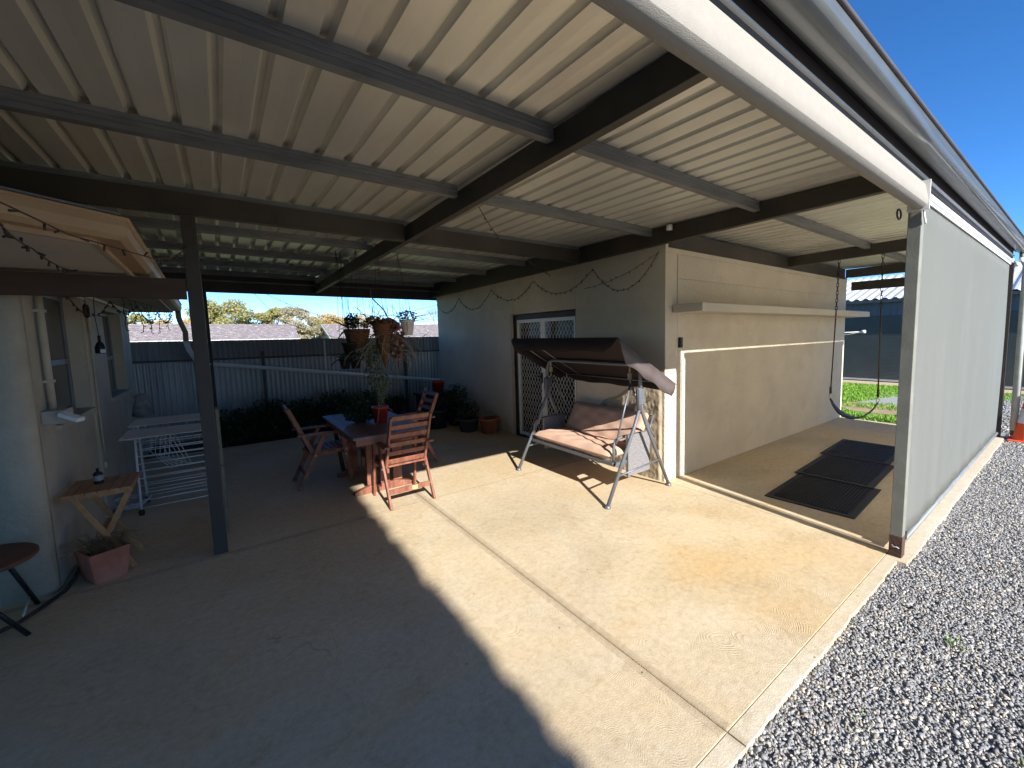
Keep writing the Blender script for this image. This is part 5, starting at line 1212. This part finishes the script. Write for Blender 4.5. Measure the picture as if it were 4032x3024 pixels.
b = MB(); b.box(tx0, tx1, ty0+0.01, ty0+0.035, tzs-0.045, tzs-0.017); b.box(tx0, tx1, ty1-0.035, ty1-0.01, tzs-0.045, tzs-0.017); b.build('apron', m_pine, sd)
for (xa, xb, yy) in ((tx0+0.05, tx1-0.03, ty0+0.05), (tx1-0.02, tx0+0.06, ty0+0.085), (tx0+0.05, tx1-0.03, ty1-0.05), (tx1-0.02, tx0+0.06, ty1-0.085)):
    b = MB(); b.bar((xa, yy, tzs-0.03), (xb-0.0, yy+0.0, 0.0), 0.02, 0.034, up=(1, 0, 0.3)); b.build('leg', m_pine, sd, bevel=0.002)
b = MB(); b.box(-0.80, -0.76, ty0+0.06, ty1-0.06, 0.30, 0.33); b.build('stretcher', m_pine, sd); settle(sd, (-0.775, 4.68, 0))
bo = thing('spray_bottle', 'small black bottle with a pale label on the pine side table', 'bottle')
c = (-0.80, 4.70, tzs+0.001); b = MB(); b.lathe([(0, 0), (0.026, 0), (0.028, 0.01), (0.028, 0.075), (0.020, 0.088), (0.009, 0.093), (0.009, 0.118), (0, 0.118)], c, 16); b.build('bottle_body', m_blackm, bo)
b = MB(); b.lathe([(0.0286, 0.025), (0.0286, 0.065)], c, 16); b.build('label', mat('pale label', (0.30, 0.30, 0.30), rough=0.6), bo); settle(bo, c)
sp = thing('square_planter', 'square tapered terracotta planter with dry grassy plant on the floor', 'planter')
def frustum(b, c, s0, s1, z0, z1, rz):
    vs = []
    for s, z in ((s0, z0), (s1, z1)):
        for k in range(4):
            a = rz+R(45)+k*math.pi/2; vs.append((c[0]+s*0.7071*math.cos(a), c[1]+s*0.7071*math.sin(a), z))
    b.add(vs, [(0, 1, 2, 3), (0, 1, 5, 4), (1, 2, 6, 5), (2, 3, 7, 6), (3, 0, 4, 7)])
b = MB(); pc_ = (-0.785, 4.475); frustum(b, pc_, 0.165, 0.218, 0.0, 0.225, R(28)); o_ = b.build('pot', m_terra, sp, solid=0.014, bevel=0.004)
b = MB(); frustum(b, pc_, 0.195, 0.20, 0.185, 0.19, R(28)); b.build('soil', m_soil, sp)
b = MB(); rnd = random.Random(9)
for k in range(150):
    a = rnd.uniform(0, 6.28); L_ = rnd.uniform(0.12, 0.24); ox = pc_[0]+rnd.uniform(-.06, .08); oy = pc_[1]+rnd.uniform(-.06, .08); w_ = 0.0016
    px_, py_ = math.cos(a), math.sin(a); q = [(ox, oy, 0.19), (ox+px_*L_*0.35, oy+py_*L_*0.35, 0.19+L_*0.55), (ox+px_*L_*0.95, oy+py_*L_*0.95, 0.19+L_*0.35)]
    b.tube(q, [w_*1.4, w_, w_*0.4], 3, caps=False)
b.build('grass_leaves', L_dry, sp, fix=False); settle(sp, (pc_[0], pc_[1], 0))
sl = thing('round_stool', 'round wooden topped stool with dark folding legs at the left edge', 'stool')
rc_ = (-1.245, 4.02); b = MB(); b.lathe([(0, 0.43), (0.262, 0.43), (0.27, 0.438), (0.27, 0.452), (0.262, 0.46), (0, 0.46)], (rc_[0], rc_[1], 0), 40); b.build('seat', mat('brown slatted top', (0.15, 0.065, 0.035), (0.10, 0.04, 0.022), rough=0.6, scale=3, stretch=(1, 26, 1), bump=0.5, bscale=2), sl)
for (xa, ya, xb, yb) in ((-1.30, 3.95, -1.015, 3.86), (-1.10, 4.00, -1.075, 4.30), (-1.16, 4.1, -1.45, 4.25), (-1.3, 3.92, -1.46, 3.82)):
    b = MB(); b.tube([(xa, ya, 0.432), (xb, yb, 0.0)], 0.0125, 8); b.build('leg', m_blackm, sl)
b = MB(); b.tube([(-1.05, 3.95, 0.09), (-1.09, 4.24, 0.09)], 0.006, 6); b.build('stretcher', m_alu, sl); settle(sl, (rc_[0], rc_[1], 0))
o = MB(); pts = [(-1.9, 3.55, 0.013), (-1.45, 3.78, 0.013), (-1.22, 3.93, 0.013), (-1.09, 4.06, 0.013), (-1.02, 4.22, 0.013), (-0.965, 4.38, 0.013), (-0.955, 4.55, 0.015), (-0.965, 4.75, 0.014), (-0.96, 4.95, 0.02), (-0.95, 5.3, 0.013)]
o.tube(pts, 0.0125, 8); tag(o.build('garden_hose', mat('dark hose', (0.035, 0.03, 0.028), rough=0.6)), 'dark garden hose lying along the foot of the house wall', 'hose')
ln = thing('hanging_lantern', 'small black hanging lantern dangling below the house eave', 'lantern')
c = (-0.78, 5.20, 1.64); b = MB(); b.lathe([(0, 0), (0.032, 0), (0.034, 0.01), (0.034, 0.05), (0.022, 0.085), (0.010, 0.10), (0.010, 0.15), (0, 0.15)], c, 12); b.build('lamp_body', m_blackm, ln)
b = MB(); b.box(c[0]+0.004, c[0]+0.034, c[1]-0.037, c[1]-0.033, c[2]+0.005, c[2]+0.035); b.build('glass_panel', m_refl, ln)
b = MB(); b.tube([(c[0], c[1], c[2]+0.15), (c[0]-0.01, c[1], 1.95), (c[0], c[1], 2.20)], 0.003, 5); b.build('cord', m_blackm, ln); settle(ln, (c[0], c[1], 2.2))

# ---------------------------------------------------------------- FAIRY LIGHTS
def fairy(name, label, nails, sags, m=m_bulb, r=0.004, step=0.085, pend=None, grp='strings of fairy lights'):
    o = MB(); pts = []
    for i in range(len(nails)-1):
        a, b_ = Vector(nails[i]), Vector(nails[i+1]); s = sags[i]
        for k in range(12):
            t_ = k/12; p = a.lerp(b_, t_); p.z -= 4*s*t_*(1-t_); pts.append(p)
    pts.append(Vector(nails[-1])); o.tube(pts, r, 5, caps=False, smooth=True)
    L_ = 0; rnd = random.Random(len(pts))
    for i in range(1, len(pts)):
        d = (pts[i]-pts[i-1]); L_ += d.length
        while L_ > step:
            L_ -= step; q = pts[i]; dirv = Vector((rnd.uniform(-.3, .3), rnd.uniform(-.3, .3), rnd.uniform(-1, .4))).normalized()*0.026
            o.tube([q, q+dirv], [r*1.2, r*1.5], 4)
    if pend: o.tube(pend, 0.003, 5)
    return tag(o.build(name, m, fix=False), label, 'string lights', grp)
xw = 3.874
nl = [(xw, 9.28, 2.46), (xw, 8.14, 2.50), (xw, 6.81, 2.55), (xw, 5.49, 2.56), (xw, 4.14, 2.57), (xw, 3.08, 2.60)]
fairy('fairy_lights', 'brown fairy light string draped in scallops along the door wall', nl, [0.24, 0.28, 0.24, 0.25, 0.34])
fairy('fairy_lights', 'second thin fairy light strand near the corner of the door wall', [(xw-0.01, 4.3, 2.33), (xw-0.01, 3.08, 2.60)], [0.06], r=0.003)
fairy('fairy_lights', 'single fairy light wire from the main rafter across to the door wall', [(1.60, 2.95, 2.69), (2.5, 3.94, 2.66), (xw, 5.06, 2.60)], [0.05, 0.02], r=0.004, step=0.22)
fairy('fairy_lights', 'fairy light wires strung in front of the house eave', [(-0.53, 1.95, 2.17), (-0.461, 2.254, 2.15), (-0.429, 2.543, 2.15), (-0.343, 2.759, 2.15), (-0.231, 3.043, 2.15), (-0.13, 4.30, 2.44)], [0.0, 0.0, 0.0, 0.0, 0.03], r=0.003, step=0.13)
fairy('fairy_lights', 'second fairy light wire sagging across the near soffit towards the timber rail', [(-0.56, 2.2, 2.17), (-0.576, 2.459, 2.15), (-0.62, 3.0, 2.15), (-0.60, 3.6, 2.13)], [0.0, 0.01, 0.02], r=0.0035, step=0.09)
fairy('fairy_lights', 'icicle style fairy lights hanging along the soffit of the house', [(-0.95, 5.2, 2.17), (-0.80, 6.0, 2.13), (-0.70, 6.9, 2.15), (-0.62, 7.9, 2.13), (-0.55, 9.0, 2.15)], [0.18, 0.10, 0.16, 0.12], r=0.0045, step=0.06)
ic = MB(); rnd = random.Random(2)
for k in range(11):
    y = 6.3+k*0.27; x = -0.75+0.02*k; L_ = rnd.uniform(0.12, 0.34); pts = [Vector((x, y, 2.19))]
    for i in range(5): pts.append(pts[-1]+Vector((rnd.uniform(-.02, .02), rnd.uniform(-.02, .02), -L_/5)))
    ic.tube(pts, 0.0035, 4, caps=False)
    for q in pts[1:]: ic.tube([q, q+Vector((rnd.choice((-1, 1))*0.022, 0, -0.012))], 0.0045, 4)
ic.tube([(-0.75, 6.3, 2.19), (-0.53, 9.0, 2.19)], 0.003, 5)
tag(ic.build('fairy_lights', m_bulb, fix=False), 'short dangling fairy light drops under the far house eave', 'string lights', 'strings of fairy lights')
tg = MB()
for k in range(9): a0_ = rnd.uniform(0, 6); tg.tube([(-0.93+0.01*k*0.2, 5.75+0.08*math.cos(a+a0_)*rnd.uniform(.8, 1.1), 2.02+0.06*math.sin(a+a0_)) for a in [i*0.5 for i in range(13)]], 0.003, 4)
tag(tg.build('fairy_lights', m_bulb, fix=False), 'tangled knot of fairy lights hooked between the two house windows', 'string lights', 'strings of fairy lights')
fairy('fairy_lights', 'fairy light wires strung across the opening behind the hanging pots', [(0.75, 9.5, 2.56), (1.9, 9.3, 2.08), (3.87, 9.25, 2.45)], [0.05, 0.05], r=0.004, step=0.16)
fairy('fairy_lights', 'thin dark wire drooping across the sky gap right of the left post', [(0.55, 9.4, 2.56), (0.9, 9.5, 2.1), (2.1, 9.6, 1.72)], [0.0, 0.06], r=0.004, step=0.9)
